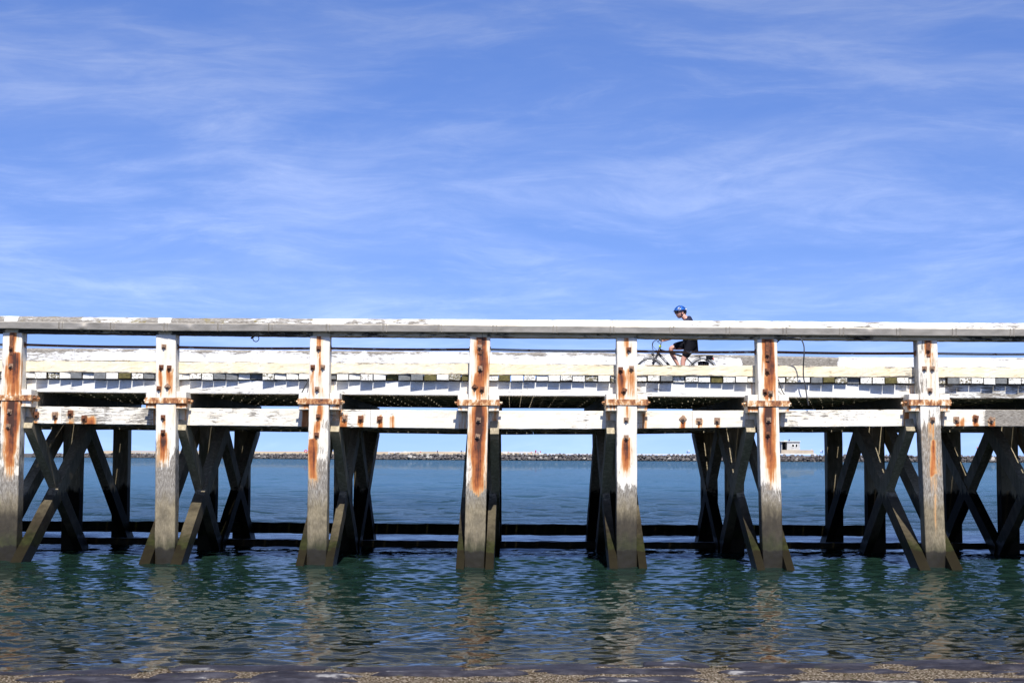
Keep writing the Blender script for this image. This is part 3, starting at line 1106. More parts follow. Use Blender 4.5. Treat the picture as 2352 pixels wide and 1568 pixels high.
def kerb_attr(v):
    r = 0.0
    n = rnoise((v.x, 5, 0), 1.6)
    r = 0.10 + 0.12 * max(0, n)
    return r, 0.12 * rnoise((v.x, 7, v.z * 2), 1.1) + (0.14 if v.z > interp('K_TOP', v.x) - .03 or v.z < interp('K_BOT', v.x) + .03 else 0)


for seg in split_run(run_stations(0.345, 'K_TOP', 'K_BOT'), list(BX[1:-1])):
    sweep('kerb_beam', seg, beam_profile(0.24, 7), 'kerb_paint', pier, 0.06, kerb_attr, 0.006)
for seg in split_run(run_stations(2 * ROW - .15, 'K_TOP', 'K_BOT'), [BX[2], BX[4], BX[6], BX[8]]):
    sweep('kerb_beam', seg, beam_profile(0.22, 3), 'kerb_paint', pier, 0.5, None)

x = BX[0] - 1.1
pk = random.Random(4)
ends_mats = ['plank_end_white', 'plank_end_worn', 'plank_end_grey', 'plank_end_olive']
while x < BX[-1] + 1.0:
    w = pk.uniform(0.225, 0.250)
    gap = pk.choice([0.013, 0.017, 0.021, 0.026])
    xc = x + w / 2
    zt = interp('K_BOT', xc) - 0.004
    zb = interp('PL_BOT', xc) + pk.uniform(-0.006, 0.012)
    r = pk.random()
    near_post = min(abs(xc - bx) for bx in BX) < PW / 2 + w / 2 + 0.015
    y0 = dep(xc) + 0.352 + (pk.uniform(-0.06, 0.03) if r < .8 else pk.uniform(0.02, 0.10))
    if near_post:
        y0 = max(y0, dep(xc) + 0.375)
    y1 = dep(xc) + 2 * ROW + .45 + pk.uniform(-.05, .05)
    mt = ends_mats[0 if pk.random() < .54 else (1 if pk.random() < .5 else (2 if pk.random() < .62 else 3))]
    b = MB()
    sk = pk.uniform(-.006, .006)
    c = 0.008
    ring = lambda yy, s: [(x + s, yy, zb + s), (x + w - s, yy, zb + s + sk), (x + w - s, yy, zt - s), (x + s, yy, zt - s)]
    v = ring(y0, c) + ring(y0 + c, 0) + ring(y1, 0)
    f = [(0, 1, 2, 3)] + [(k, k + 4, (k + 1) % 4 + 4, (k + 1) % 4) for k in range(4)] + [(4 + k, 8 + k, 8 + (k + 1) % 4, 4 + (k + 1) % 4) for k in range(4)] + [(11, 10, 9, 8)]
    b.add(v, f[:1], 0)
    b.f += [list(q) for q in f[1:]]
    b.m += [0] * 4 + [1] * (len(f) - 5)
    b.build('deck_plank', [mt, 'plank_wood'], pier)
    x += w + gap

# near handrail: heavy timber with a sloping top; sheet metal along its face
def rail_profile(s):
    _, y, zt, zmt, zmb, zb = s
    r = [(y - 0.02, zb), (y - 0.02, zmb - 0.003), (y - 0.105, zmb - 0.003), (y - 0.105, zmt + 0.004)]
    for k in range(1, 6):
        a = k / 5 * math.pi / 2
        r.append((y - 0.105 + 0.17 * (1 - math.cos(a)), zmt + 0.004 + (zt - zmt - .004) * math.sin(a) ** 0.9))
    r += [(y + 0.36, zt - 0.01), (y + 0.36, zb)]
    return r


def rail_attr(v):
    i = 0.10 * rnoise((v.x, 11, 0), 0.55) - 0.0
    i += 0.08 * (1 if v.x < XS[2] else (-0.7 if v.x < XS[5] else -.4))
    for x in BX:
        if abs(v.x - x) < 0.13:
            i -= 0.22
    return 0.0, i


rst = [(x, dep(x), interp('R_TOP', x), interp('R_MT', x), interp('R_MB', x), interp('R_BOT', x)) for x in [BX[0] - 1.2] + list(BX) + [BX[-1] + 1.2]]
for seg in split_run(rst, [BX[1] + .1, XS[1] - .02, XS[3] + .05, XS[5] + .1, BX[-2] + .1]):
    o = sweep('hand_rail', seg, rail_profile, 'rail_paint', pier, 0.05, rail_attr, 0.005)
    o.data.materials.append(MATS['rail_underside_shaded'])
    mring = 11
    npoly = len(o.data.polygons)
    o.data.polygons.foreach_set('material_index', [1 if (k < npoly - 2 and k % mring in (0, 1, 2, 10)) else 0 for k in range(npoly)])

# sheets, overlapping a little at their joints (zoom crop x, origin)
SJ = [(-150, 0), (295, 0), (602, 0), (918, 0), (1236, 0), (1535, 0), (444, 1000), (770, 1000), (1085, 1000), (1395, 1000), (310, 2000), (632, 2000), (970, 2000), (1287, 2000),
      (190, 2996), (515, 2996), (840, 2996), (1160, 2996), (1488, 2996)]
sx = [P(crop_px(c, o), 756, 31.2).x for c, o in SJ]
sx = [BX[0] - 1.2, BX[0] + .2, BX[1] - .3, BX[1] + .8] + sx + [BX[-2] + .2, BX[-2] + 1.3, BX[-1] + 1.1]
dents = [(P(crop_px(480, 0), 750, 31.9).x, .09, .03), (P(crop_px(545, 0), 750, 31.9).x, .10, -.02), (P(crop_px(1075, 0), 750, 31.5).x, .06, .02),
         (P(crop_px(1440, 0), 760, 31.3).x, .10, -.03), (P(crop_px(110, 2996), 760, 31.0).x, .06, .012), (P(crop_px(690, 2996), 760, 31.1).x, .08, .015)]
for k, (a, b) in enumerate(zip(sx[:-1], sx[1:])):
    a2, b2 = a - 0.045, b
    n = max(6, int((b2 - a2) / 0.035))
    nz = 7
    vv, ff = [], []
    for q in range(n + 1):
        xx = a2 + (b2 - a2) * q / n
        t0, b0 = interp('R_MT', xx) + 0.006, interp('R_MB', xx) - 0.010
        lift = 0.004 if (xx < a + 0.05) else 0.0
        crimp = 0.005 if min(abs(xx - a - .01), abs(xx - b + 0.06)) < 0.02 else 0
        for z in range(nz):
            zz = b0 + (t0 - b0) * z / (nz - 1)
            dd = 0.0
            for (dx, w, amt) in dents:
                e = math.exp(-((xx - dx) / w) ** 2)
                dd += amt * e * math.sin((z / (nz - 1)) * 3.0 + .4)
            wv = 0.0025 * rnoise((xx, k, zz * 3), 2.5)
            vv.append(Vector((xx, dep(xx) - 0.113 - lift - crimp - max(-0.004, dd) + wv, zz)))
        vv.append(Vector((xx, dep(xx) - 0.085, t0 + 0.012)))
        vv.append(Vector((xx, dep(xx) - 0.106, b0 + .002)))
    m = nz + 2
    for q in range(n):
        for z in range(nz):
            ff.append((q * m + z, (q + 1) * m + z, (q + 1) * m + z + 1, q * m + z + 1))
        ff.append((q * m + nz + 1, (q + 1) * m + nz + 1, (q + 1) * m, q * m))
    sh_ = mesh_obj('metal_sheet', vv, ff, 'sheet_metal', pier, True)
    t0, b0 = interp('R_MT', a) + 0.004, interp('R_MB', a) - 0.008
    mb = MB()
    mb.box((a - 0.03, dep(a) - 0.124, (t0 + b0) / 2), (0.010, 0.016, t0 - b0))
    mb.box((a + 0.04, dep(a) - 0.122, (t0 + b0) / 2), (0.010, 0.012, t0 - b0))
    mb.build('joint_clip', 'clip_metal', sh_)

# pipe rails between the posts
PM = ['pipe_very_rusty', 'pipe_rusty', 'pipe_rusty', 'pipe_grey', 'pipe_rusty', 'pipe_very_rusty', 'pipe_grey']
for b in range(NB - 1):
    x0, x1 = BX[b] + PW / 2, BX[b + 1] - PW / 2
    mb = MB()
    pts = []
    for k in range(9):
        t = k / 8
        xx = x0 - .03 + (x1 - x0 + .06) * t
        pts.append((xx, dep(xx) + 0.2, LEV['PIPE'][b] + (LEV['PIPE'][b + 1] - LEV['PIPE'][b]) * t - 0.012 * math.sin(math.pi * t)))
    mb.tube(pts, 0.027, 10)
    mb.box((x0 + .008, dep(x0) + .2, pts[0][2]), (0.016, 0.11, 0.11))
    mb.box((x1 - .008, dep(x1) + .2, pts[-1][2]), (0.016, 0.11, 0.11))
    mb.build('pipe_rail', PM[(b - EXT) % 7], pier, False)

# far handrail
def far_profile(s):
    _, y, zt, zb = s
    return [(y, zb), (y, zb + .1), (y, zb + .2), (y, zt - 0.055), (y + .04, zt - .015), (y + 0.12, zt), (y + .34, zt), (y + .34, zb)]


def far_attr(v):
    a = 0.16 * rnoise((v.x, 21, 0), 0.45) - 0.06
    if XS[5] + .9 < v.x < XS[6] + .15:
        a = 0.17
    if v.x > XS[6] + .6 or XS[3] - .2 < v.x < XS[3] + .1:
        a = -0.15
    if v.z > interp('FR_TOP', v.x) - 0.10:
        a += 0.14
    return 0.0, a


fst = [(x, dep(x) + 9.15, interp('FR_TOP', x), interp('FR_TOP', x) - .335) for x in [BX[0] - 1.2] + list(BX) + [BX[-1] + 1.2]]
cut = [P(c, 815, 40.3).x for c in (150, 833, 1480, 1664, 1905)]
for seg in split_run(fst, [BX[0]] + cut + [BX[-1]]):
    sweep('hand_rail', seg, far_profile, 'far_rail_paint', pier, 0.08, far_attr, 0.006)
for b in range(NB - 1):
    mb = MB()
    zz = (LEV['K_TOP'][b] + LEV['FR_TOP'][b] - .3) / 2
    mb.tube([(BX[b] + .18, dep(BX[b]) + 9.3, zz), (BX[b + 1] - .18, dep(BX[b + 1]) + 9.3, zz)], 0.027, 8)
    mb.build('pipe_rail', 'pipe_rusty', pier)

# ------------------------------------------------------------------ cables on the rail
def bez(pts, n=10):
    """smooth line through points"""
    pts = [Vector(p) for p in pts]
    out = []
    for i in range(len(pts) - 1):
        p0, p1, p2, p3 = pts[max(i - 1, 0)], pts[i], pts[i + 1], pts[min(i + 2, len(pts) - 1)]
        for k in range(n):
            t = k / n
            out.append(0.5 * ((2 * p1) + (p2 - p0) * t + (2 * p0 - 5 * p1 + 4 * p2 - p3) * t * t + (3 * p1 - p0 - 3 * p2 + p3) * t ** 3))
    out.append(pts[-1])
    return out


def cpt(c, r, o, Y):
    return P(crop_px(c, o), cy(r), Y)


mb = MB()
mb.tube(bez([cpt(c, r, 2996, Y) for c, r, Y in ((160, 240, 31.25), (178, 226, 31.1), (220, 218, 31.05), (270, 216, 31.0), (297, 224, 30.99), (313, 262, 30.99), (314, 310, 31.0), (310, 370, 31.2), (311, 440, 31.3), (322, 490, 31.33), (329, 545, 31.35), (340, 600, 31.4))], 8), 0.014, 8)
o = mb.build('cable', 'cable_grey', None, True)
tag(o, 'grey cable arching out from under the handrail and hanging down over the kerb', 'cable', 'cables hung on the pier')
mb = MB()
c0 = cpt(33, 219, 1000, 31.66)
ring = [c0 + Vector((0.062 * math.cos(a), 0.012 * a / 6, 0.062 * math.sin(a))) for a in [x * 0.35 for x in range(2, 34)]]
mb.tube([cpt(30, 200, 1000, 31.63), cpt(34, 202, 1000, 31.65)] + ring, 0.009, 6)
mb.tube([cpt(6, 218, 1000, 31.68), cpt(24, 206, 1000, 31.66), cpt(30, 198, 1000, 31.63)], [0.018, 0.018, 0.010], 8)
o = mb.build('cable', 'black_rubber', None, True)
tag(o, 'small coil of black cable with a plug end tucked under the handrail', 'cable', 'cables hung on the pier')
mb = MB()
mb.tube(bez([cpt(c, r, 1000, Y) for c, r, Y in ((345, 214, 31.66), (336, 207, 31.6), (300, 205, 31.55), (250, 207, 31.5), (200, 206, 31.5), (120, 204, 31.55), (36, 201, 31.63))], 8), 0.009, 6)
o = mb.build('cable', 'black_rubber', None, True)
tag(o, 'thin black cable running along the underside of the handrail to a post', 'cable', 'cables hung on the pier')
mb = MB()
mb.tube(bez([cpt(c, r, 1000, Y) for c, r, Y in ((332, 445, 31.66), (326, 470, 31.64), (312, 497, 31.66), (298, 522, 31.72), (296, 534, 31.8))], 8), 0.012, 6)
o = mb.build('cable', 'cable_grey', None, True)
tag(o, 'short grey cable curving down the white fascia beside a rusty post', 'cable', 'cables hung on the pier')
mb = MB()
mb.tube(bez([cpt(c, r, 2996, Y) for c, r, Y in ((168, 450, 31.35), (178, 490, 31.45), (196, 530, 31.5), (206, 542, 31.55))], 8), 0.011, 6)
o = mb.build('cable', 'cable_grey', None, True)
tag(o, 'short grey cable at the fascia below the hanging arched cable', 'cable', 'cables hung on the pier')

# ------------------------------------------------------------------ sea
def build_sea():
    xs = list(np.arange(-11.5, 11.51, 0.05))
    s, xx = 0.05, 11.5
    while xx < 3500:
        s *= 1.06
        xx += s
        xs.append(xx)
        xs.insert(0, -xx)
    ys = [-40.0, -20.0, -5.0, 6.0, 10.0, 12.5] + list(np.arange(13.5, 15.6, 0.15)) + list(np.arange(15.6, 34.0, 0.045))
    s, yy = 0.045, ys[-1]
    while yy < 4500:
        s *= 1.015
        yy += s
        ys.append(yy)
    xs, ys = np.array(xs), np.array(ys)
    X, Yg = np.meshgrid(xs, ys)
    sx_ = np.gradient(xs)[None, :] * np.ones_like(X)
    sy_ = np.gradient(ys)[:, None] * np.ones_like(X)
    Z = np.zeros_like(X)
    r = np.random.default_rng(17)
    for q in range(96):
        if q < 74:
            lam = 0.16 * (0.75 / 0.16) ** r.random()
            th = RAD(-78) + r.normal() * 0.75
            amp = 0.0037 * lam ** 0.92
        else:
            lam = 1.1 * (8.0 / 1.1) ** r.random()
            th = RAD(-70) + r.normal() * 0.5
            amp = 0.0022 * lam ** 0.85
        k = 2 * math.pi / lam
        ph = r.random() * 6.28
        cell = np.maximum(sx_ * abs(math.cos(th)) * 1.0, sy_)
        fade = np.clip((lam / 2.8 - cell) / (lam / 2.8) * 2, 0, 1)
        arg = k * (X * math.cos(th) + Yg * math.sin(th)) + ph + 1.6 * np.sin(X * .47 + .3 * Yg + ph) + 1.3 * np.sin(Yg * .39 - .2 * X + 2 * ph)
        w = np.sin(arg)
        Z += amp * fade * w
    sh = Yg - (16.5 + 0.10 * X)
    Z *= np.clip(0.62 + sh / 14.0, 0.55, 0.88)
    Z *= 1.0 + 2.6 * np.clip((Yg - 42.0) / 30.0, 0, 1)
    nx, ny = len(xs), len(ys)
    verts = np.stack([X.ravel(), Yg.ravel(), Z.ravel()], 1)
    i = np.arange(ny - 1)[:, None] * nx + np.arange(nx - 1)[None, :]
    faces = np.stack([i, i + 1, i + nx + 1, i + nx], -1).reshape(-1, 4)
    me = bpy.data.meshes.new('sea')
    me.vertices.add(len(verts))
    me.vertices.foreach_set('co', verts.ravel().astype(np.float32))
    me.loops.add(faces.size)
    me.loops.foreach_set('vertex_index', faces.ravel().astype(np.int32))
    me.polygons.add(len(faces))
    me.polygons.foreach_set('loop_start', (np.arange(len(faces)) * 4).astype(np.int32))
    me.polygons.foreach_set('loop_total', np.full(len(faces), 4, np.int32))
    me.polygons.foreach_set('use_smooth', np.ones(len(faces), bool))
    me.update(calc_edges=True)
    me.materials.append(MATS['sea_water'])
    o = bpy.data.objects.new('sea', me)
    COL.objects.link(o)
    tag(o, 'rippled blue green sea water under and beyond the pier', None, None, 'structure')


build_sea()

# ------------------------------------------------------------------ bank of stones in front
SLOPE = 0.062


def bank_z(x, y):
    d = shore(x) - y
    return d * SLOPE if d > 0 else d * 0.045


def build_bank():
    xs = np.concatenate([np.linspace(-60, -9, 18), np.arange(-8.9, 9.0, 0.11), np.linspace(9.1, 60, 18)])
    ys = np.concatenate([np.linspace(-30, 11.5, 18), np.arange(11.6, 17.6, 0.07), np.linspace(17.8, 90, 70)])
    vv = []
    for y in ys:
        for x in xs:
            z = bank_z(x, y)
            if 11 < y < 22:
                z += 0.016 * rnoise((x, y, 0), 2.2) + 0.016 * rnoise((x, y, 3), 6) + 0.008 * rnoise((x, y, 5), 14)
            vv.append((x, y, max(z, -7.5) + (0.012 if y < shore(x) + .3 else -0.02)))
    nx, ny = len(xs), len(ys)
    ff = [(j * nx + i, j * nx + i + 1, (j + 1) * nx + i + 1, (j + 1) * nx + i) for j in range(ny - 1) for i in range(nx - 1)]
    o = mesh_obj('bank', vv, ff, 'bank_mortar', None, True)
    tag(o, 'sloping sea bank of dark stones set in pale rough mortar', None, None, 'structure')
    return o


bank = build_bank()
sr = random.Random(9)


def stone(cx, yc, lx, ly, h):
    n = 26
    rings = ((1.0, -0.06), (0.985, h * .45), (0.90, h * .85), (0.62, h * 1.02), (0.25, h * 1.1))
    seed = sr.random() * 90
    vv = []
    for (s, z) in rings:
        for k in range(n):
            a = 2 * math.pi * k / n
            e = 0.55
            ca, sa = math.cos(a), math.sin(a)
            px_ = math.copysign(abs(ca) ** e, ca) * lx / 2
            py_ = math.copysign(abs(sa) ** e, sa) * ly / 2
            q = 1 + 0.30 * rnoise((ca * 1.5, sa * 1.5, seed), 1.2)
            x, y = cx + px_ * q * s, yc + py_ * q * s
            vv.append((x, y, bank_z(x, y) + z + 0.022 * rnoise((x, y, seed), 3) + 0.012 * rnoise((x, y, seed), 9)))
    vv.append((cx, yc, bank_z(cx, yc) + h * 1.1))
    ff = []
    for r in range(len(rings) - 1):
        for k in range(n):
            k2 = (k + 1) % n
            ff.append((r * n + k, r * n + k2, (r + 1) * n + k2, (r + 1) * n + k))
    b = (len(rings) - 1) * n
    ff += [(b + k, b + (k + 1) % n, len(vv) - 1) for k in range(n)]
    return mesh_obj('stone', vv, ff, 'bank_stone', bank, True)


yrow = 0.42
row = 0
while yrow > -3.9:
    ly = sr.uniform(0.48, 0.78)
    x = -8.0 + sr.uniform(0, 1)
    while x < 8.2:
        lx = sr.uniform(0.7, 1.7)
        if sr.random() > 0.06:
            yc = shore(x + lx / 2) + yrow - ly / 2 + sr.uniform(-.12, .12)
            stone(x + lx / 2, yc, lx, ly * sr.uniform(.85, 1.0), sr.uniform(0.018, 0.045))
        x += lx + sr.uniform(0.08, 0.26)
    yrow -= ly + sr.uniform(0.05, 0.20)
    row += 1

# brown seaweed fringe at the water's edge
wv, wf = [], []
wr = random.Random(3)
for _ in range(5200):
    x = wr.uniform(-9, 9)
    if rnoise((x, 0, 8), 1.3) + wr.uniform(-.12, .12) < (0.05 if x < 0.3 else 0.34):
        continue
    y = shore(x) + abs(wr.gauss(0, 0.16)) - .10
    z = max(0.0, bank_z(x, y)) + .0
    h = wr.uniform(0.004, 0.020)
    a = wr.uniform(0, 6.28)
    w = wr.uniform(0.008, 0.022)
    dx, dy = math.cos(a) * w, math.sin(a) * w
    lx, ly = wr.uniform(-.04, .04), wr.uniform(-.03, .03)
    b = len(wv)
    wv += [(x - dx, y - dy, z - .02), (x + dx, y + dy, z - .02), (x + dx * .8 + lx * .6, y + dy * .8 + ly * .6, z + h * .7), (x + lx, y + ly, z + h), (x - dx * .8 + lx * .6, y - dy * .8 + ly * .6, z + h * .7)]
    wf.append((b, b + 1, b + 2, b + 3, b + 4))
o = mesh_obj('seaweed', wv, wf, 'seaweed_brown', None)
tag(o, 'brown seaweed fringe growing along the water line of the bank', 'seaweed', None, 'stuff')

# ------------------------------------------------------------------ breakwater
BW = [(-900, 1750), (-277, 1130), (-42, 849), (158, 773), (420, 735), (900, 720)]
bwx = [p[0] for p in BW]
bwy = [p[1] for p in BW]


def bw(px):
    """breakwater line point seen under picture column px"""
    lo, hi = -890.0, 890.0
    k = (px - CX) / F
    for _ in range(50):
        m = (lo + hi) / 2
        if m / np.interp(m, bwx, bwy) < k:
            lo = m
        else:
            hi = m
    return lo, float(np.interp(lo, bwx, bwy))


breakwater = empty('breakwater', (0, 852, 0), 'long low breakwater of dark piled rocks across the water', 'breakwater')
core_v, core_f = [], []
cxs = np.arange(-880, 890, 8.0)
for x in cxs:
    y = float(np.interp(x, bwx, bwy))
    hump = 3.0 * smooth((x - 252) / 30)
    for (dy, z) in ((-5.2, -2.0), (0.0, 2.3 + hump), (3.0, 3.0 + hump), (60, 3.0), (62, -2.0)):
        core_v.append((x, y + dy, z))
for i in range(len(cxs) - 1):
    for k in range(4):
        core_f.append((i * 5 + k, (i + 1) * 5 + k, (i + 1) * 5 + k + 1, i * 5 + k + 1))
mesh_obj('core', core_v, core_f, 'rock_core', breakwater)


def rock_mesh(seed):
    r = random.Random(seed)
    bm = bmesh.new()
    for _ in range(15):
        v = Vector((r.gauss(0, 1), r.gauss(0, 1), r.gauss(0, 1))).normalized()
        bm.verts.new((v.x * r.uniform(.85, 1.2), v.y * r.uniform(.8, 1.1), v.z * r.uniform(.65, .95)))
    bmesh.ops.convex_hull(bm, input=bm.verts)
    for v in [v for v in bm.verts if not v.link_faces]:
        bm.verts.remove(v)
    me = bpy.data.meshes.new('rock')
    bm.to_mesh(me)
    bm.free()
    me.materials.append(MATS['breakwater_rock'])
    return me


rocks = [rock_mesh(s) for s in range(9)]
WIN = [(328, 372), (600, 700), (855, 1072), (1165, 1362), (1465, 1622), (1797, 1893), (1945, 1965), (2245, 2275), (2060, 2070)]
rr = random.Random(21)
rest = MB()
count = 0
for lvl, (dy, z, sz) in enumerate(((-3.9, 0.15, 1.25), (-2.4, 1.35, 1.2), (-0.6, 2.65, 1.15))):
    x = -380.0
    while x < 330:
        y = float(np.interp(x, bwx, bwy))
        px = CX + x / y * F
        s = sz * rr.uniform(0.8, 1.22)
        hump = 3.0 * smooth((x - 252) / 30)
        loc = Vector((x, y + dy + rr.uniform(-.5, .5), z + hump * (lvl / 2) + rr.uniform(-.22, .3)))
        rot = (rr.uniform(-.5, .5), rr.uniform(-.5, .5), rr.uniform(0, 6.28))
        me = rocks[rr.randrange(9)]
        vis = any(a - 4 < px < b + 4 for a, b in WIN)
        if vis and count < 300:
            o = bpy.data.objects.new('rock', me)
            o.location = loc
            o.rotation_euler = rot
            o.scale = (s, s, s)
            link(o, breakwater)
            count += 1
        else:
            from mathutils import Euler
            M = Matrix.Translation(loc) @ Euler(rot).to_matrix().to_4x4() @ Matrix.Scale(s, 4)
            rest.add([M @ v.co for v in me.vertices], [tuple(p.vertices) for p in me.polygons])
        x += s * rr.uniform(1.5, 1.85)
o = rest.build('rock_mass', 'breakwater_rock', breakwater)
o['kind'] = 'stuff'


def fullpx(x):
    return x / 1.7415


# promenade parapet, white, with openings
def parapet(name, f0, f1, ztop, zrail, zbot, pitch, label, blocks=0):
    xa, ya = bw(fullpx(f0))
    xb, yb = bw(fullpx(f1))
    root = empty(name, ((xa + xb) / 2, (ya + yb) / 2 + 4.2, 3.0), label, 'parapet', 'white parapets on the breakwater')
    L = math.hypot(xb - xa, yb - ya)
    t = Vector((xb - xa, yb - ya, 0)) / L
    ang = math.atan2(t.y, t.x)
    R = Matrix.Rotation(ang, 3, 'Z')
    o0 = Vector((xa, ya + 4.2, 0))
    mb = MB()
    mb.box(o0 + t * (L / 2) + Vector((0, 0, (ztop + zrail) / 2)), (L, 0.4, ztop - zrail), R)
    mb.build('top_rail', 'concrete_white', root)
    n = max(2, int(L / pitch))
    for k in range(n + 1):
        mb = MB()
        mb.box(o0 + t * (L * k / n) + Vector((0, -0.02, (zrail + zbot) / 2)), (0.9, 0.36, zrail - zbot), R)
        mb.build('pier_block', 'concrete_white', root)
    if blocks:
        for k in range(1, blocks):
            mb = MB()
            mb.box(o0 + t * (L * k / blocks) + Vector((0, -0.1, zbot + (ztop - zbot) * .53)), (1.9, 0.9, (ztop - zbot) * 1.06), R)
            mb.build('parapet_pillar', 'concrete_white', root)
    return root


parapet('parapet', 1556, 2162, 4.75, 4.15, 2.9, 4.2, 'white openwork parapet with square pillars on the breakwater near the red shirted people', 9)
parapet('parapet', 2166, 2850, 3.75, 3.3, 2.9, 9, 'low plain white parapet showing between the rocks of the breakwater')
parapet('parapet', 3090, 3268, 4.2, 3.65, 2.9, 9, 'low white parapet in front of the small blockhouse')
parapet('parapet', 520, 1010, 4.4, 3.9, 2.9, 9, 'distant white parapet above the rocks behind the leftmost pier piles')

# sand bank behind the western end
sv, sf = [], []
a0, b0 = bw(fullpx(380)), bw(fullpx(2300))
for k in range(41):
    t = k / 40
    px = fullpx(380 + (2300 - 380) * t)
    x, y = bw(px)
    h = (5.3 - 1.0 * t) * (1 - smooth((t - .9) / .1)) + 0.35 * rnoise((x, 0, 0), .03)
    for (dy, z) in ((6.0, 2.6), (9.0, max(2.7, h - .6)), (16.0, max(2.7, h)), (45, 2.6)):
        sv.append((x * (1 + dy / y), y + dy, z))
for i in range(40):
    for k in range(3):
        sf.append((i * 4 + k, (i + 1) * 4 + k, (i + 1) * 4 + k + 1, i * 4 + k + 1))
o = mesh_obj('beach', sv, sf, 'sand', None, True)
tag(o, 'pale sand bank behind the breakwater', None, None, 'structure')

# blockhouse with an open porch and two oval holes
def blockhouse():
    x0, y0 = bw(fullpx(3172))
    k = y0 / (F * 1.7415)
    root = empty('blockhouse', (x0, y0 + 14, 3.0), 'small white concrete blockhouse with two oval holes standing on the breakwater', 'blockhouse')
    Y = y0 + 12

    def X(f):
        return (f / 1.7415 - CX) / F * Y

    def Z(f):
        return P(fullpx(3172), f / 1.7415, Y).z
    mb = MB()
    mb.box(((X(3120) + X(3249)) / 2, Y + 3, (Z(1812) + Z(1803.5)) / 2), (X(3249) - X(3120), 12, Z(1803.5) - Z(1812) + 1.2))
    mb.build('terrace', 'concrete_buff', root)
    zt, zb = Z(1766), Z(1803.5)
    xa, xb, xc = X(3126), X(3147.5), X(3199)
    # front wall with two oval openings cut through
    n = 20
    cs = [(X(3171), Z(1782), .62, .85), (X(3185), Z(1782), .55, .9)]
    lens = []
    bmw = bmesh.new()
    nx, nz = 44, 30
    gv = {}
    for i in range(nx + 1):
        for j in range(nz + 1):
            gv[i, j] = bmw.verts.new((xb + (xc - xb) * i / nx, Y, zb + (zt - zb) * j / nz))
    for i in range(nx):
        for j in range(nz):
            cx_, cz_ = xb + (xc - xb) * (i + .5) / nx, zb + (zt - zb) * (j + .5) / nz
            if any(((cx_ - a) / rx) ** 2 + ((cz_ - b) / rz) ** 2 < 1 for a, b, rx, rz in cs):
                continue
            bmw.faces.new((gv[i, j], gv[i + 1, j], gv[i + 1, j + 1], gv[i, j + 1]))
    ret = bmesh.ops.extrude_face_region(bmw, geom=bmw.faces[:])
    bmesh.ops.translate(bmw, vec=(0, 0.5, 0), verts=[v for v in ret['geom'] if isinstance(v, bmesh.types.BMVert)])
    for v in [v for v in bmw.verts if not v.link_faces]:
        bmw.verts.remove(v)
    bmesh.ops.recalc_face_normals(bmw, faces=bmw.faces[:])
    me = bpy.data.meshes.new('wall')
    bmw.to_mesh(me)
    bmw.free()
    me.materials.append(MATS['concrete_grey'])
    link(bpy.data.objects.new('wall', me), root)
    for (a, b, w, l) in ((xb + .25, Y + 3.6, .5, 6), (xc - .25, Y + 3.6, .5, 6), (xa + .15, Y + 3.6, .3, 6)):
        m2 = MB()
        m2.box((a, b, (zt + zb) / 2), (w, l, zt - zb))
        m2.build('wall', 'concrete_grey', root)
    m2 = MB()
    m2.box(((xa + xc) / 2, Y + 6.8, (zt + zb) / 2), (xc - xa, .4, zt - zb))
    m2.build('wall', 'dark_void', root)
    m2 = MB()
    m2.box(((xa + xc) / 2 - .3, Y + 3.2, zt + .16), (xc - xa + 1.0, 7.6, .32))
    m2.box((X(3142), Y + 2, zt + .45), (1.6, 3, .3))
    m2.build('roof', 'concrete_white', root)
    m2 = MB()
    m2.tube([(X(3159), Y + 2, zt + .3), (X(3159), Y + 2, zt + 1.3)], [.55, .15], 6)
    m2.build('roof_vent', 'dark_void', root)
    for (a, b, rx, rz) in cs:
        m2 = MB()
        pts = [(a + rx * 1.08 * math.cos(t), Y - .08, b + rz * 1.08 * math.sin(t)) for t in [q * 2 * math.pi / 18 for q in range(19)]]
        m2.tube(pts, .16, 6, caps=False)
        m2.build('opening_rim', 'concrete_white', root)


blockhouse()

# lifebuoy post on the sand
lx_, ly_ = bw(fullpx(1223))
mb = MB()
mb.box((lx_, ly_ + 5, 3.9), (.25, .25, 2.2), None, 0)
mb.torus((lx_, ly_ + 4.75, 4.9), .75, .26, 'Y', 20, 8, mi=1)
o = mb.build('lifebuoy_stand', ['concrete_white', 'buoy_red'])
tag(o, 'small red lifebuoy on a white stand above the breakwater rocks', 'lifebuoy')


# ------------------------------------------------------------------ figures
def skin_mesh(name, joints, edges, root=0, sub=2):
    """joints: list of (co, (rx, ry)); returns an evaluated smooth mesh"""
    me = bpy.data.meshes.new(name)
    me.from_pydata([tuple(j[0]) for j in joints], edges, [])
    ob = bpy.data.objects.new(name, me)
    COL.objects.link(ob)
    sk = ob.modifiers.new('skin', 'SKIN')
    sk.use_smooth_shade = True
    sk.branch_smoothing = 0.3
    for i, j in enumerate(joints):
        d = me.skin_vertices[0].data[i]
        r = j[1] if isinstance(j[1], (tuple, list)) else (j[1], j[1])
        d.radius = r
        d.use_root = (i == root)
    sb = ob.modifiers.new('sub', 'SUBSURF')
    sb.levels = sub
    sb.render_levels = sub
    dg = bpy.context.evaluated_depsgraph_get()
    out = bpy.data.meshes.new_from_object(ob.evaluated_get(dg), depsgraph=dg)
    bpy.data.objects.remove(ob)
    bpy.data.meshes.remove(me)
    out.polygons.foreach_set('use_smooth', [True] * len(out.polygons))
    return out


CLOTH = {}


def cloth(name, c):
    if name not in MATS:
        simple_mat(name, tuple(x * .85 for x in c), c, 8, .85, 0, 0)
    return name


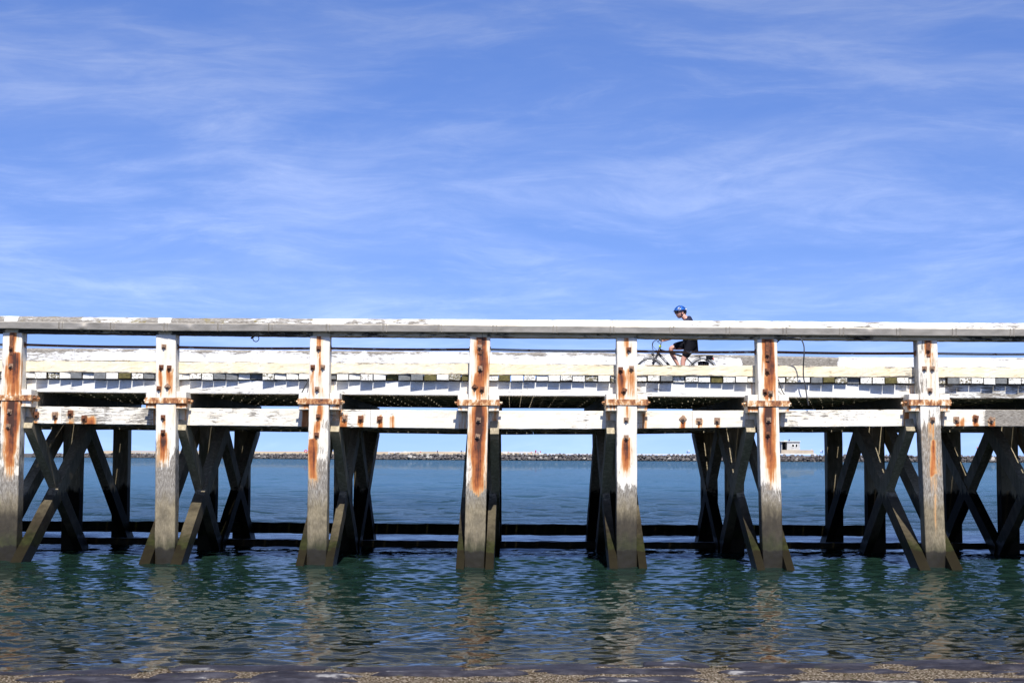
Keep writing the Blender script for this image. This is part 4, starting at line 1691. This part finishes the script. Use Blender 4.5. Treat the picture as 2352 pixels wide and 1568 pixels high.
def far_figure(fx, fy, h, shirt, legs, label, seated=False, yoff=2.0):
    x0, y0 = bw(fullpx(fx))
    Y = y0 + yoff
    base = P(fullpx(fx), fy / 1.7415, Y)
    s = h / 1.75
    if seated:
        J = [((0, 0, .45), .15), ((0, .0, .70), .16), ((0, 0, .98), .17), ((0, 0, 1.12), .07), ((0, -.02, 1.3), .115),
             ((.2, 0, .98), .07), ((.27, -.1, .75), .05), ((.2, -.3, .62), .04), ((-.2, 0, .98), .07), ((-.27, -.1, .75), .05), ((-.2, -.3, .62), .04),
             ((.12, -.1, .45), .1), ((.14, -.45, .5), .08), ((.14, -.5, .05), .055), ((.14, -.62, .03), .04),
             ((-.12, -.1, .45), .1), ((-.14, -.45, .5), .08), ((-.14, -.5, .05), .055), ((-.14, -.62, .03), .04)]
    else:
        J = [((0, 0, .93), .15), ((0, 0, 1.15), .14), ((0, 0, 1.38), .165), ((0, 0, 1.50), .065), ((0, -.02, 1.64), .11),
             ((.2, 0, 1.38), .07), ((.26, .02, 1.12), .05), ((.24, -.1, .90), .04), ((-.2, 0, 1.38), .07), ((-.26, .02, 1.12), .05), ((-.22, -.12, .92), .04),
             ((.1, 0, .86), .1), ((.12, -.02, .48), .075), ((.12, .02, .08), .05), ((.12, -.12, .04), .04),
             ((-.1, 0, .86), .1), ((-.13, .02, .48), .075), ((-.15, .05, .08), .05), ((-.15, -.1, .04), .04)]
    E = [(0, 1), (1, 2), (2, 3), (3, 4), (2, 5), (5, 6), (6, 7), (2, 8), (8, 9), (9, 10), (0, 11), (11, 12), (12, 13), (13, 14), (0, 15), (15, 16), (16, 17), (17, 18)]
    me = skin_mesh('person', J, E, 0, 1)
    for m_ in ('skin', shirt, legs):
        me.materials.append(MATS[m_])
    zn, zw = (1.08, .52) if seated else (1.46, .92)
    for p in me.polygons:
        c = p.center
        p.material_index = 0 if c.z > zn else (1 if c.z > zw and abs(c.x) < .3 else (2 if c.z > .1 else 2))
    o = bpy.data.objects.new('person', me)
    o.location = base
    o.scale = (s, s, s)
    COL.objects.link(o)
    tag(o, label, 'person', 'people out on the breakwater')
    return o


cloth('red_cloth', (0.42, 0.03, 0.035))
cloth('pink_cloth', (0.62, 0.28, 0.27))
cloth('white_cloth', (0.72, 0.72, 0.72))
cloth('slate_cloth', (0.06, 0.07, 0.10))
cloth('blue_cloth', (0.10, 0.17, 0.35))
cloth('dark_cloth', (0.03, 0.03, 0.04))
cloth('khaki_cloth', (0.22, 0.18, 0.12))
FIG = [
    (1682, 1814, 1.8, 'red_cloth', 'white_cloth', 'person in a red top sitting on the white parapet pillar', True),
    (1750, 1813, 2.0, 'slate_cloth', 'dark_cloth', 'lone standing person in dark clothes on the openwork parapet', False),
    (1845, 1813, 2.0, 'slate_cloth', 'dark_cloth', 'taller of two dark figures beside the rust streaked middle post', False),
    (1852, 1814, 1.6, 'khaki_cloth', 'white_cloth', 'shorter of two figures beside the rust streaked middle post', False),
    (2033, 1812, 1.5, 'pink_cloth', 'slate_cloth', 'person in pink at the end of the parapet beside the middle pier pile', True),
    (2125, 1814, 1.8, 'pink_cloth', 'dark_cloth', 'person in pink sitting next to a companion on the parapet', True),
    (2130, 1814, 1.6, 'white_cloth', 'slate_cloth', 'person in white sitting next to a companion on the parapet', True),
    (2143, 1813, 2.1, 'red_cloth', 'red_cloth', 'tall person dressed in red standing on the parapet', False),
    (2152, 1815, 1.7, 'dark_cloth', 'dark_cloth', 'person in black sitting between the two red dressed people', True),
    (2162, 1816, 2.0, 'red_cloth', 'white_cloth', 'person in red and white standing at the end of the openwork parapet', False),
    (2372, 1812, 2.1, 'slate_cloth', 'dark_cloth', 'person in grey standing on the rocks against a dark pier pile', False),
    (2749, 1815, 1.7, 'dark_cloth', 'dark_cloth', 'person in dark clothes on the rocks beside one in white', False),
    (2756, 1814, 2.1, 'white_cloth', 'slate_cloth', 'person in a white shirt standing on top of the rocks', False),
    (3221, 1812, 1.7, 'white_cloth', 'red_cloth', 'person in white sitting on the terrace step beside the blockhouse', True),
    (3247, 1811, 2.1, 'white_cloth', 'red_cloth', 'person in white standing at the corner of the blockhouse terrace', False),
    (3284, 1814, 2.1, 'white_cloth', 'blue_cloth', 'person in a pale top walking on the rocks near the blockhouse', False),
    (3290, 1814, 2.0, 'blue_cloth', 'slate_cloth', 'person in a blue top walking beside one in a pale top', False),
    (3909, 1800, 2.0, 'pink_cloth', 'dark_cloth', 'person on the high rocks seen through the rightmost cross braces', False),
]
for fx, fy, h, s_, l_, lab, seated in FIG:
    yo = 12.5 if 3215 < fx < 3250 else (4.2 if fx < 2170 else 0.6)
    far_figure(fx, fy, h, s_, l_, lab, seated, yo)

# ------------------------------------------------------------------ bicycle and rider
YB = 36.7


def Q(cx_, cy_, dy=0.0):
    """zoom picture of the rider (5.2275 times) -> place on the plane of the bicycle"""
    return P((2500 + cx_ / 5.2275) / 1.7415, (1190 + cy_ / 5.2275) / 1.7415, YB) + Vector((0, dy, 0))


RW = 0.352
deck_z = interp('K_BOT', Q(1000, 1600).x) - 0.004
fc = Q(512, 1592)
rc = Q(1624, 1592)
fc.z = deck_z + RW
rc.z = interp('K_BOT', rc.x) - 0.004 + RW
bike = empty('bicycle', ((fc.x + rc.x) / 2, YB, deck_z), 'black trekking bicycle with rear carrier being ridden along the pier deck', 'bicycle')


def wheel(c):
    mb = MB()
    mb.torus(c, RW - .018, .018, 'Y', 48, 8)
    w = mb.build('wheel', 'black_rubber', bike, True)
    mb = MB()
    mb.torus(c, RW - .048, .011, 'Y', 48, 6)
    mb.build('rim', 'silver_metal', w, True)
    mb = MB()
    mb.tube([c + Vector((0, -.045, 0)), c + Vector((0, .045, 0))], .02, 10)
    mb.build('hub', 'silver_metal', w)
    for k in range(28):
        a = 2 * math.pi * k / 28
        mb = MB()
        s = 1 if k % 2 else -1
        mb.tube([c + Vector((.018 * math.cos(a + .5), s * .03, .018 * math.sin(a + .5))), c + Vector(((RW - .05) * math.cos(a), 0, (RW - .05) * math.sin(a)))], .0014, 4)
        mb.build('spoke', 'silver_metal', w)
    return w


wheel(fc)
wheel(rc)


def part(name, pts, r, mat='black_frame', seg=8, parent=None):
    mb = MB()
    mb.tube(pts, r, seg)
    return mb.build(name, mat, parent or bike, True)


ht, hb = Q(730, 1052), Q(678, 1190)
bb = Q(1130, 1640)
st_top, sc_ = Q(1330, 1075), Q(1262, 1245)
part('head_tube', [ht, hb], .026)
part('down_tube', [Q(690, 1160), bb], .030, seg=10)
part('top_tube', [Q(722, 1085), Q(900, 1140), sc_], .019)
part('seat_tube', [bb, sc_], .019)
part('seat_post', [sc_, st_top], .014, 'silver_metal')
for s in (-1, 1):
    part('seat_stay', [sc_ + Vector((0, s * .02, 0)), rc + Vector((0, s * .065, 0))], .010)
    part('chain_stay', [bb + Vector((0, s * .03, 0)), rc + Vector((0, s * .065, 0))], .011)
    part('fork_blade', [hb + Vector((0, s * .045, 0)), hb + (fc - hb) * .55 + Vector((0, s * .055, 0)), fc + Vector((0, s * .055, 0))], [.022, .019, .012])
part('fork_crown', [hb + Vector((0, -.06, 0)), hb + Vector((0, .06, 0))], .020)
mb = MB()
mb.tube([Q(740, 1002), Q(728, 1042)], .030, 10)
mb.build('headset_ring', 'lime_plastic', bike, True)
hbar = Q(722, 880)
part('stem', [Q(738, 1015), Q(758, 930), hbar], .015, 'silver_metal')
part('handlebar', [hbar + Vector((.10, -.31, -.01)), hbar + Vector((.06, -.2, 0)), hbar, hbar + Vector((.06, .2, 0)), hbar + Vector((.10, .31, -.01))], .014)
for s in (-1, 1):
    part('grip', [hbar + Vector((.06, s * .2, 0)), hbar + Vector((.105, s * .325, -.01))], .019, 'black_rubber')
    part('brake_lever', [hbar + Vector((.0, s * .17, -.01)), hbar + Vector((-.03, s * .2, -.03)), hbar + Vector((.03, s * .29, -.06))], .008)
    part('bar_end', [hbar + Vector((.10, s * .315, -.01)), hbar + Vector((.02, s * .33, .05))], .013, 'black_rubber')
for pts in (((670, 875), (610, 900), (575, 960), (572, 1040), (600, 1110), (650, 1160)), ((672, 880), (600, 930), (578, 1000), (620, 1070), (690, 1120)), ((700, 900), (590, 920), (562, 1000), (580, 1120), (625, 1240))):
    mb = MB()
    mb.tube(bez([Q(a, b_, -.05) for a, b_ in pts], 6), .0045, 5)
    mb.build('brake_cable', 'black_rubber', bike, True)
# lettering along the down tube: short white strokes
tt = (bb - Q(690, 1160)).normalized()
nn = tt.cross(Vector((0, 1, 0))).normalized()
o0 = Q(690, 1160)
rotm = Matrix((tt, Vector((0, 1, 0)), nn)).transposed()
L = 0.0
for (a, w, hgt, off) in ((.125, .010, .030, 0), (.143, .008, .026, .004), (.158, .010, .030, -.002), (.176, .007, .030, 0), (.196, .007, .032, 0), (.216, .006, .036, 0), (.228, .008, .012, .012), (.238, .008, .034, -.002), (.256, .010, .030, 0), (.272, .008, .034, 0), (.29, .010, .030, .002)):
    mb = MB()
    mb.box(o0 + tt * a + Vector((0, -.0305, 0)) + nn * off * -1, (w, .003, hgt * .8), rotm)
    mb.build('lettering', 'white_lettering', bike)
# saddle, cranks, mudguards, carrier
mb = MB()
mb.tube([Q(1245, 1050), Q(1300, 1042), Q(1370, 1038), Q(1430, 1030)], [.022, .035, .075, .08], 10)
mb.build('saddle', 'black_rubber', bike, True)
ca = Vector((.10, 0, -.135))
for s, dv in ((-1, Vector((.045, 0, -.163))), (1, Vector((-.045, 0, .163)))):
    cr = part('crank', [bb + Vector((0, s * .07, 0)), bb + dv + Vector((0, s * .085, 0))], .012)
    mb = MB()
    mb.box(bb + dv + Vector((0, s * .14, 0)), (.10, .09, .022))
    mb.build('pedal', 'black_rubber', cr)
mb = MB()
mb.torus(bb + Vector((0, -.05, 0)), .09, .006, 'Y', 30, 6)
mb.build('chainring', 'black_frame', bike, True)


def guard(c, a0, a1, mat):
    mb = MB()
    vv, ff = [], []
    n = 26
    for k in range(n + 1):
        a = RAD(a0 + (a1 - a0) * k / n)
        for (dr, y) in ((.012, -.032), (.026, -.018), (.029, 0), (.026, .018), (.012, .032)):
            R_ = RW + dr
            vv.append(c + Vector((R_ * math.cos(a), y, R_ * math.sin(a))))
    for k in range(n):
        for j in range(4):
            ff.append((k * 5 + j, (k + 1) * 5 + j, (k + 1) * 5 + j + 1, k * 5 + j + 1))
    mb.add(vv, ff)
    return mb.build('mudguard', mat, bike, True)


guard(fc, 20, 115, 'black_frame')
guard(rc, 15, 165, 'silver_metal')
mb = MB()
for s in (-.055, 0, .055):
    mb.tube([Q(1450, 1222, s), Q(1650, 1215, s), Q(1838, 1218, s)], .007, 6)
for f_ in (1460, 1580, 1720, 1836):
    mb.tube([Q(f_, 1220, -.06), Q(f_, 1220, .06)], .006, 6)
for s in (-.075, .075):
    mb.tube([Q(1560, 1222, s * .8), rc + Vector((0, s, .02))], .006, 6)
    mb.tube([Q(1760, 1222, s * .8), rc + Vector((0, s, .02))], .006, 6)
car = mb.build('carrier', 'black_frame', bike, True)
mb = MB()
mb.box(Q(1765, 1262), (.15, .10, .085))
mb.build('carrier_bag', 'black_cloth', car)
mb = MB()
mb.tube([Q(1835, 1285, 0), Q(1852, 1285, 0)], .034, 12)
mb.build('tail_light', 'red_lens', car)
mb = MB()
mb.box(Q(1645, 1400, .05), (.26, .012, .20))
mb.build('coat_guard', 'black_cloth', bike)
mb = MB()
mb.tube([Q(560, 1160, 0), Q(590, 1210, 0)], [.022, .030], 10)
mb.build('headlight', 'black_frame', bike, True)
part('brake_arm', [Q(590, 1215, -.03), Q(600, 1310, -.05), Q(560, 1380, -.05)], .010)

# rider: one body, clothes and helmet as its children
rider = empty('person', (Q(1330, 1000).x, YB, deck_z), 'man in navy shirt, black shorts and blue helmet riding the bicycle', 'person')
hipc = Q(1405, 960)
chest = Q(1330, 560)
neck = Q(1262, 425)
head = Q(1175, 320)
J, E = [], []


def jn(p, r, prev=None):
    J.append((Vector(p), r))
    if prev is not None:
        E.append((prev, len(J) - 1))
    return len(J) - 1


j0 = jn(hipc, .145)
j1 = jn(Q(1400, 760), .135, j0)
j2 = jn(Q(1345, 570), .155, j1)
j3 = jn(Q(1285, 455), .085, j2)
j4 = jn(Q(1228, 400), .066, j3)
j5 = jn(Q(1190, 345), .070, j4)
handp = {}
foot = {}
for s in (-1, 1):
    sh = jn(Q(1280, 500, s * .19), .068, j2)
    el = jn(Q(1040, 815, s * .27), .043, sh)
    wr_ = jn(Q(820, 885, s * .285), .028, el)
    pm = jn(Q(775, 880, s * .285), (.034, .022), wr_)
    handp[s] = pm
    hp = jn(hipc + Vector((0, s * .10, -.03)), .105, j0)
    if s < 0:
        kn = jn(Q(1205, 1300, s * .11), .068, hp)
        cf = jn(Q(1195, 1420, s * .12), .060, kn)
        an = jn(Q(1205, 1735, s * .13), .038, cf)
        ft = jn(Q(1130, 1795, s * .14), .040, an)
        foot[s] = (an, ft)
    else:
        kn = jn(Q(950, 1045, s * .10), .070, hp)
        cf = jn(Q(1010, 1200, s * .11), .060, kn)
        an = jn(Q(1135, 1430, s * .12), .038, cf)
        ft = jn(Q(1065, 1490, s * .14), .040, an)
        foot[s] = (an, ft)
body_me = skin_mesh('body', J, E, 0, 2)
body_me.materials.append(MATS['skin'])
body = bpy.data.objects.new('body', body_me)
link(body, rider)


def hand(s):
    """fingers closed round the grip, thumb beneath"""
    c = J[handp[s]][0]
    g = hbar + Vector((.082, s * .265, -.005))
    for k in range(4):
        y = s * (-.030 + k * .0205)
        r = (.0088, .0092, .0088, .0078)[k]
        lift = (.0, .004, .002, -.004)[k]
        pts = [(c + Vector((-.01, y, .010)), r), (g + Vector((.012, y, .030 + lift)), r), (g + Vector((-.024, y, .020)), r * .95), (g + Vector((-.026, y, -.012)), r * .9), (g + Vector((-.004, y, -.027)), r * .8)]
        me = skin_mesh('finger', pts, [(0, 1), (1, 2), (2, 3), (3, 4)], 0, 1)
        me.materials.append(MATS['skin'])
        link(bpy.data.objects.new('finger', me), rider)
    pts = [(c + Vector((.01, -s * .03, -.006)), .012), (g + Vector((.026, -s * .045, -.012)), .0105), (g + Vector((-.006, -s * .050, -.024)), .009)]
    me = skin_mesh('thumb', pts, [(0, 1), (1, 2)], 0, 1)
    me.materials.append(MATS['skin'])
    link(bpy.data.objects.new('thumb', me), rider)


hand(-1)
hand(1)

# head, turned a little towards the camera
HS = 1 / 878.0


def head_mesh():
    bm = bmesh.new()
    bmesh.ops.create_uvsphere(bm, u_segments=32, v_segments=24, radius=1.0)
    for v in bm.verts:
        x, y, z = v.co            # -x is forward
        X, Yy, Z = x * .098, y * .078, z * .118
        if z < 0:                 # jaw narrows and comes forward
            X = X * (1 - .20 * (-z)) - .018 * (-z)
            Yy *= 1 - .30 * (-z) ** 1.3
        f = max(0, -x)
        # nose, brow, lips, chin
        nose = math.exp(-(y / .16) ** 2) * math.exp(-((z + .12) / .20) ** 2) * f
        X -= .030 * nose
        X += .010 * math.exp(-((abs(y) - .36) / .16) ** 2) * math.exp(-((z - .06) / .12) ** 2) * f
        X -= .008 * math.exp(-(y / .30) ** 2) * math.exp(-((z + .50) / .07) ** 2) * f
        X += .006 * math.exp(-(y / .35) ** 2) * math.exp(-((z + .60) / .05) ** 2) * f
        X -= .014 * math.exp(-(y / .30) ** 2) * math.exp(-((z + .82) / .14) ** 2) * f
        v.co = (X, Yy, Z)
    me = bpy.data.meshes.new('head')
    bm.to_mesh(me)
    bm.free()
    me.polygons.foreach_set('use_smooth', [True] * len(me.polygons))
    me.materials.append(MATS['skin'])
    return me


HR = (Matrix.Rotation(RAD(24), 3, 'Z') @ Matrix.Rotation(RAD(-6), 3, 'Y')).to_4x4()
HM = Matrix.Translation(Q(1150, 312)) @ HR @ Matrix.Scale(1.15, 4)


def on_head(name, me_or_mb, mats=None, smooth_=True):
    if isinstance(me_or_mb, MB):
        me_or_mb.v = [HM @ v for v in me_or_mb.v]
        return me_or_mb.build(name, mats, rider, smooth_)
    me_or_mb.transform(HM)
    return link(bpy.data.objects.new(name, me_or_mb), rider)


on_head('head', head_mesh())
for s in (-1, 1):
    mb = MB()
    mb.torus((0, 0, 0), .019, .007, 'Y', 14, 6)
    mb.torus((0.002, 0, -.004), .008, .007, 'Y', 12, 6)
    mb.v = [Vector((v.x * .8 + .012, v.y + s * .080, v.z * 1.45 - .012)) for v in mb.v]
    on_head('ear', mb, 'skin')
# mouth line
mb = MB()
mb.tube([(-.094, -.022, -.068), (-.104, 0, -.066), (-.094, .022, -.068)], .0035, 6)
cloth('lip', (0.32, 0.11, 0.09))
on_head('mouth', mb, 'lip')
# sunglasses
mb = MB()
for s in (-1, 1):
    pts = []
    vv = []
    n = 14
    for rr_ in (1.0, 0.0):
        for k in range(n):
            a = 2 * math.pi * k / n
            yy = s * .036 + .033 * math.cos(a) * rr_
            zz = .006 + .022 * math.sin(a) * rr_ * (1.0 if math.sin(a) < 0 else .75)
            vv.append(Vector((-.108 + 3.4 * yy * yy - .004 * (1 - rr_), yy, zz)))
    mb.add(vv, [(k, (k + 1) % n, n + (k + 1) % n, n + k) for k in range(n)])
    mb.tube([(-.094, s * .066, .014), (-.06, s * .079, .014), (.0, s * .082, .006)], .0045, 6)
mb.tube([(-.108, -.01, .012), (-.112, 0, .016), (-.108, .01, .012)], .004, 6)
on_head('sunglasses', mb, 'dark_glass')


def helmet():
    """shell with ribs between dark vents, a peak in front"""
    mb = MB()
    nu, nv = 40, 16
    vv, ff, mi = [], [], []
    for j in range(nv + 1):
        el = (j / nv) * math.pi / 2
        for i in range(nu):
            a = 2 * math.pi * i / nu
            x, y, z = math.cos(a) * math.cos(el), math.sin(a) * math.cos(el), math.sin(el)
            rib = math.cos(y * 13.5)
            vent = rib < -0.05 and .25 < el < 1.35 and abs(x) > .12
            sc = .955 if vent else 1.0
            X, Yy, Z = x * .138 * sc, y * .104 * sc, z * .115 * sc
            if x > 0.3:
                Z -= .035 * (x - .3) * (1 - z)
            vv.append(Vector((X + .012, Yy, Z + .030)))
    for j in range(nv):
        for i in range(nu):
            i2 = (i + 1) % nu
            ff.append((j * nu + i, j * nu + i2, (j + 1) * nu + i2, (j + 1) * nu + i))
            a = 2 * math.pi * (i + .5) / nu
            el = (j + .5) / nv * math.pi / 2
            y, x = math.sin(a) * math.cos(el), math.cos(a) * math.cos(el)
            vent = math.cos(y * 13.5) < -0.05 and .25 < el < 1.35 and abs(x) > .12
            mi.append(1 if (vent or el < .22) else 0)
    b = len(mb.v)
    mb.v += vv
    mb.f += [list(f) for f in ff]
    mb.m += mi
    # lower rim
    mb.torus((0, 0, 0), 1.0, .05, 'Y', 30, 6, mi=1)
    base = len(vv)
    for k in range(base, len(mb.v)):
        v = mb.v[k]
        mb.v[k] = Vector((v.x * .134 + .012, v.z * .100, .030 + v.y * .22 - (max(0, v.x - .3) * .035)))
    # peak
    pv = []
    for k in range(9):
        y = -.075 + .15 * k / 8
        xf = -.118 + 2.2 * y * y
        pv += [Vector((xf + .006, y, .052)), Vector((xf - .045 * math.cos(y * 16), y, .026)), Vector((xf + .002, y, .032))]
    pf = []
    for k in range(8):
        for q in range(3):
            q2 = (q + 1) % 3
            pf.append((k * 3 + q, (k + 1) * 3 + q, (k + 1) * 3 + q2, k * 3 + q2))
    mb.add(pv, pf, 1)
    return mb


on_head('helmet', helmet(), ['helmet_blue', 'helmet_dark'])
mb = MB()
mb.tube([(.085, -.098, .052), (.118, -.078, .050)], [.014, .012], 8)
on_head('helmet_badge', mb, 'white_lettering')
mb = MB()
for s in (-1, 1):
    mb.tube([(-.03, s * .088, .03), (-.01, s * .084, -.03), (-.012, s * .074, -.075), (-.045, s * .03, -.118)], .0055, 5)
    mb.tube([(.045, s * .086, .03), (.03, s * .085, -.03), (-.012, s * .074, -.075)], .0055, 5)
on_head('chin_strap', mb, 'helmet_dark')
mb = MB()
mb.tube([(.07, 0, .02), (.075, 0, -.02), (.065, 0, -.055)], [.075, .07, .05], 12)
on_head('hair', mb, 'hair')

# clothing: thin shells over the body
SJ_, SE_ = [], []


def cj(p, r, prev=None):
    SJ_.append((Vector(p), r))
    if prev is not None:
        SE_.append((prev, len(SJ_) - 1))
    return len(SJ_) - 1


a = cj(Q(1425, 900), .165)
b = cj(Q(1412, 750), .160, a)
c = cj(Q(1355, 570), .178, b)
d_ = cj(Q(1312, 448), .125, c)
cj(Q(1268, 425), .085, d_)
for s in (-1, 1):
    e = cj(Q(1285, 500, s * .195), .088, c)
    cj(Q(1170, 640, s * .235), .070, e)
me = skin_mesh('shirt', SJ_, SE_, 0, 2)
me.materials.append(MATS['navy_cloth'])
link(bpy.data.objects.new('shirt', me), rider)
SJ_, SE_ = [], []
a = cj(Q(1425, 955), .168)
for s in (-1, 1):
    h = cj(hipc + Vector((-.02, s * .095, -.02)), .135, a)
    if s < 0:
        k = cj(Q(1290, 1150, s * .11), .112, h)
        cj(Q(1218, 1285, s * .115), .084, k)
    else:
        k = cj(Q(1180, 985, s * .10), .108, h)
        cj(Q(1010, 1025, s * .10), .088, k)
me = skin_mesh('shorts', SJ_, SE_, 0, 2)
me.materials.append(MATS['black_cloth'])
link(bpy.data.objects.new('shorts', me), rider)
for s in (-1, 1):
    an, ft = foot[s]
    p0, p1 = J[an][0], J[ft][0]
    me = skin_mesh('shoe', [(p0 + Vector((.05, 0, -.05)), .042), (p0 + Vector((0, 0, -.045)), .048), (p1 + Vector((0, 0, -.01)), .046), (p1 + Vector((-.08, 0, -.018)), .036)], [(0, 1), (1, 2), (2, 3)], 1, 2)
    me.materials.append(MATS['black_rubber'])
    link(bpy.data.objects.new('shoe', me), rider)

for o in bpy.data.objects:
    if '_w' in o:
        del o['_w']
print('objects', len(bpy.data.objects), 'tris', sum(len(m.loops) - 2 * len(m.polygons) for m in bpy.data.meshes))
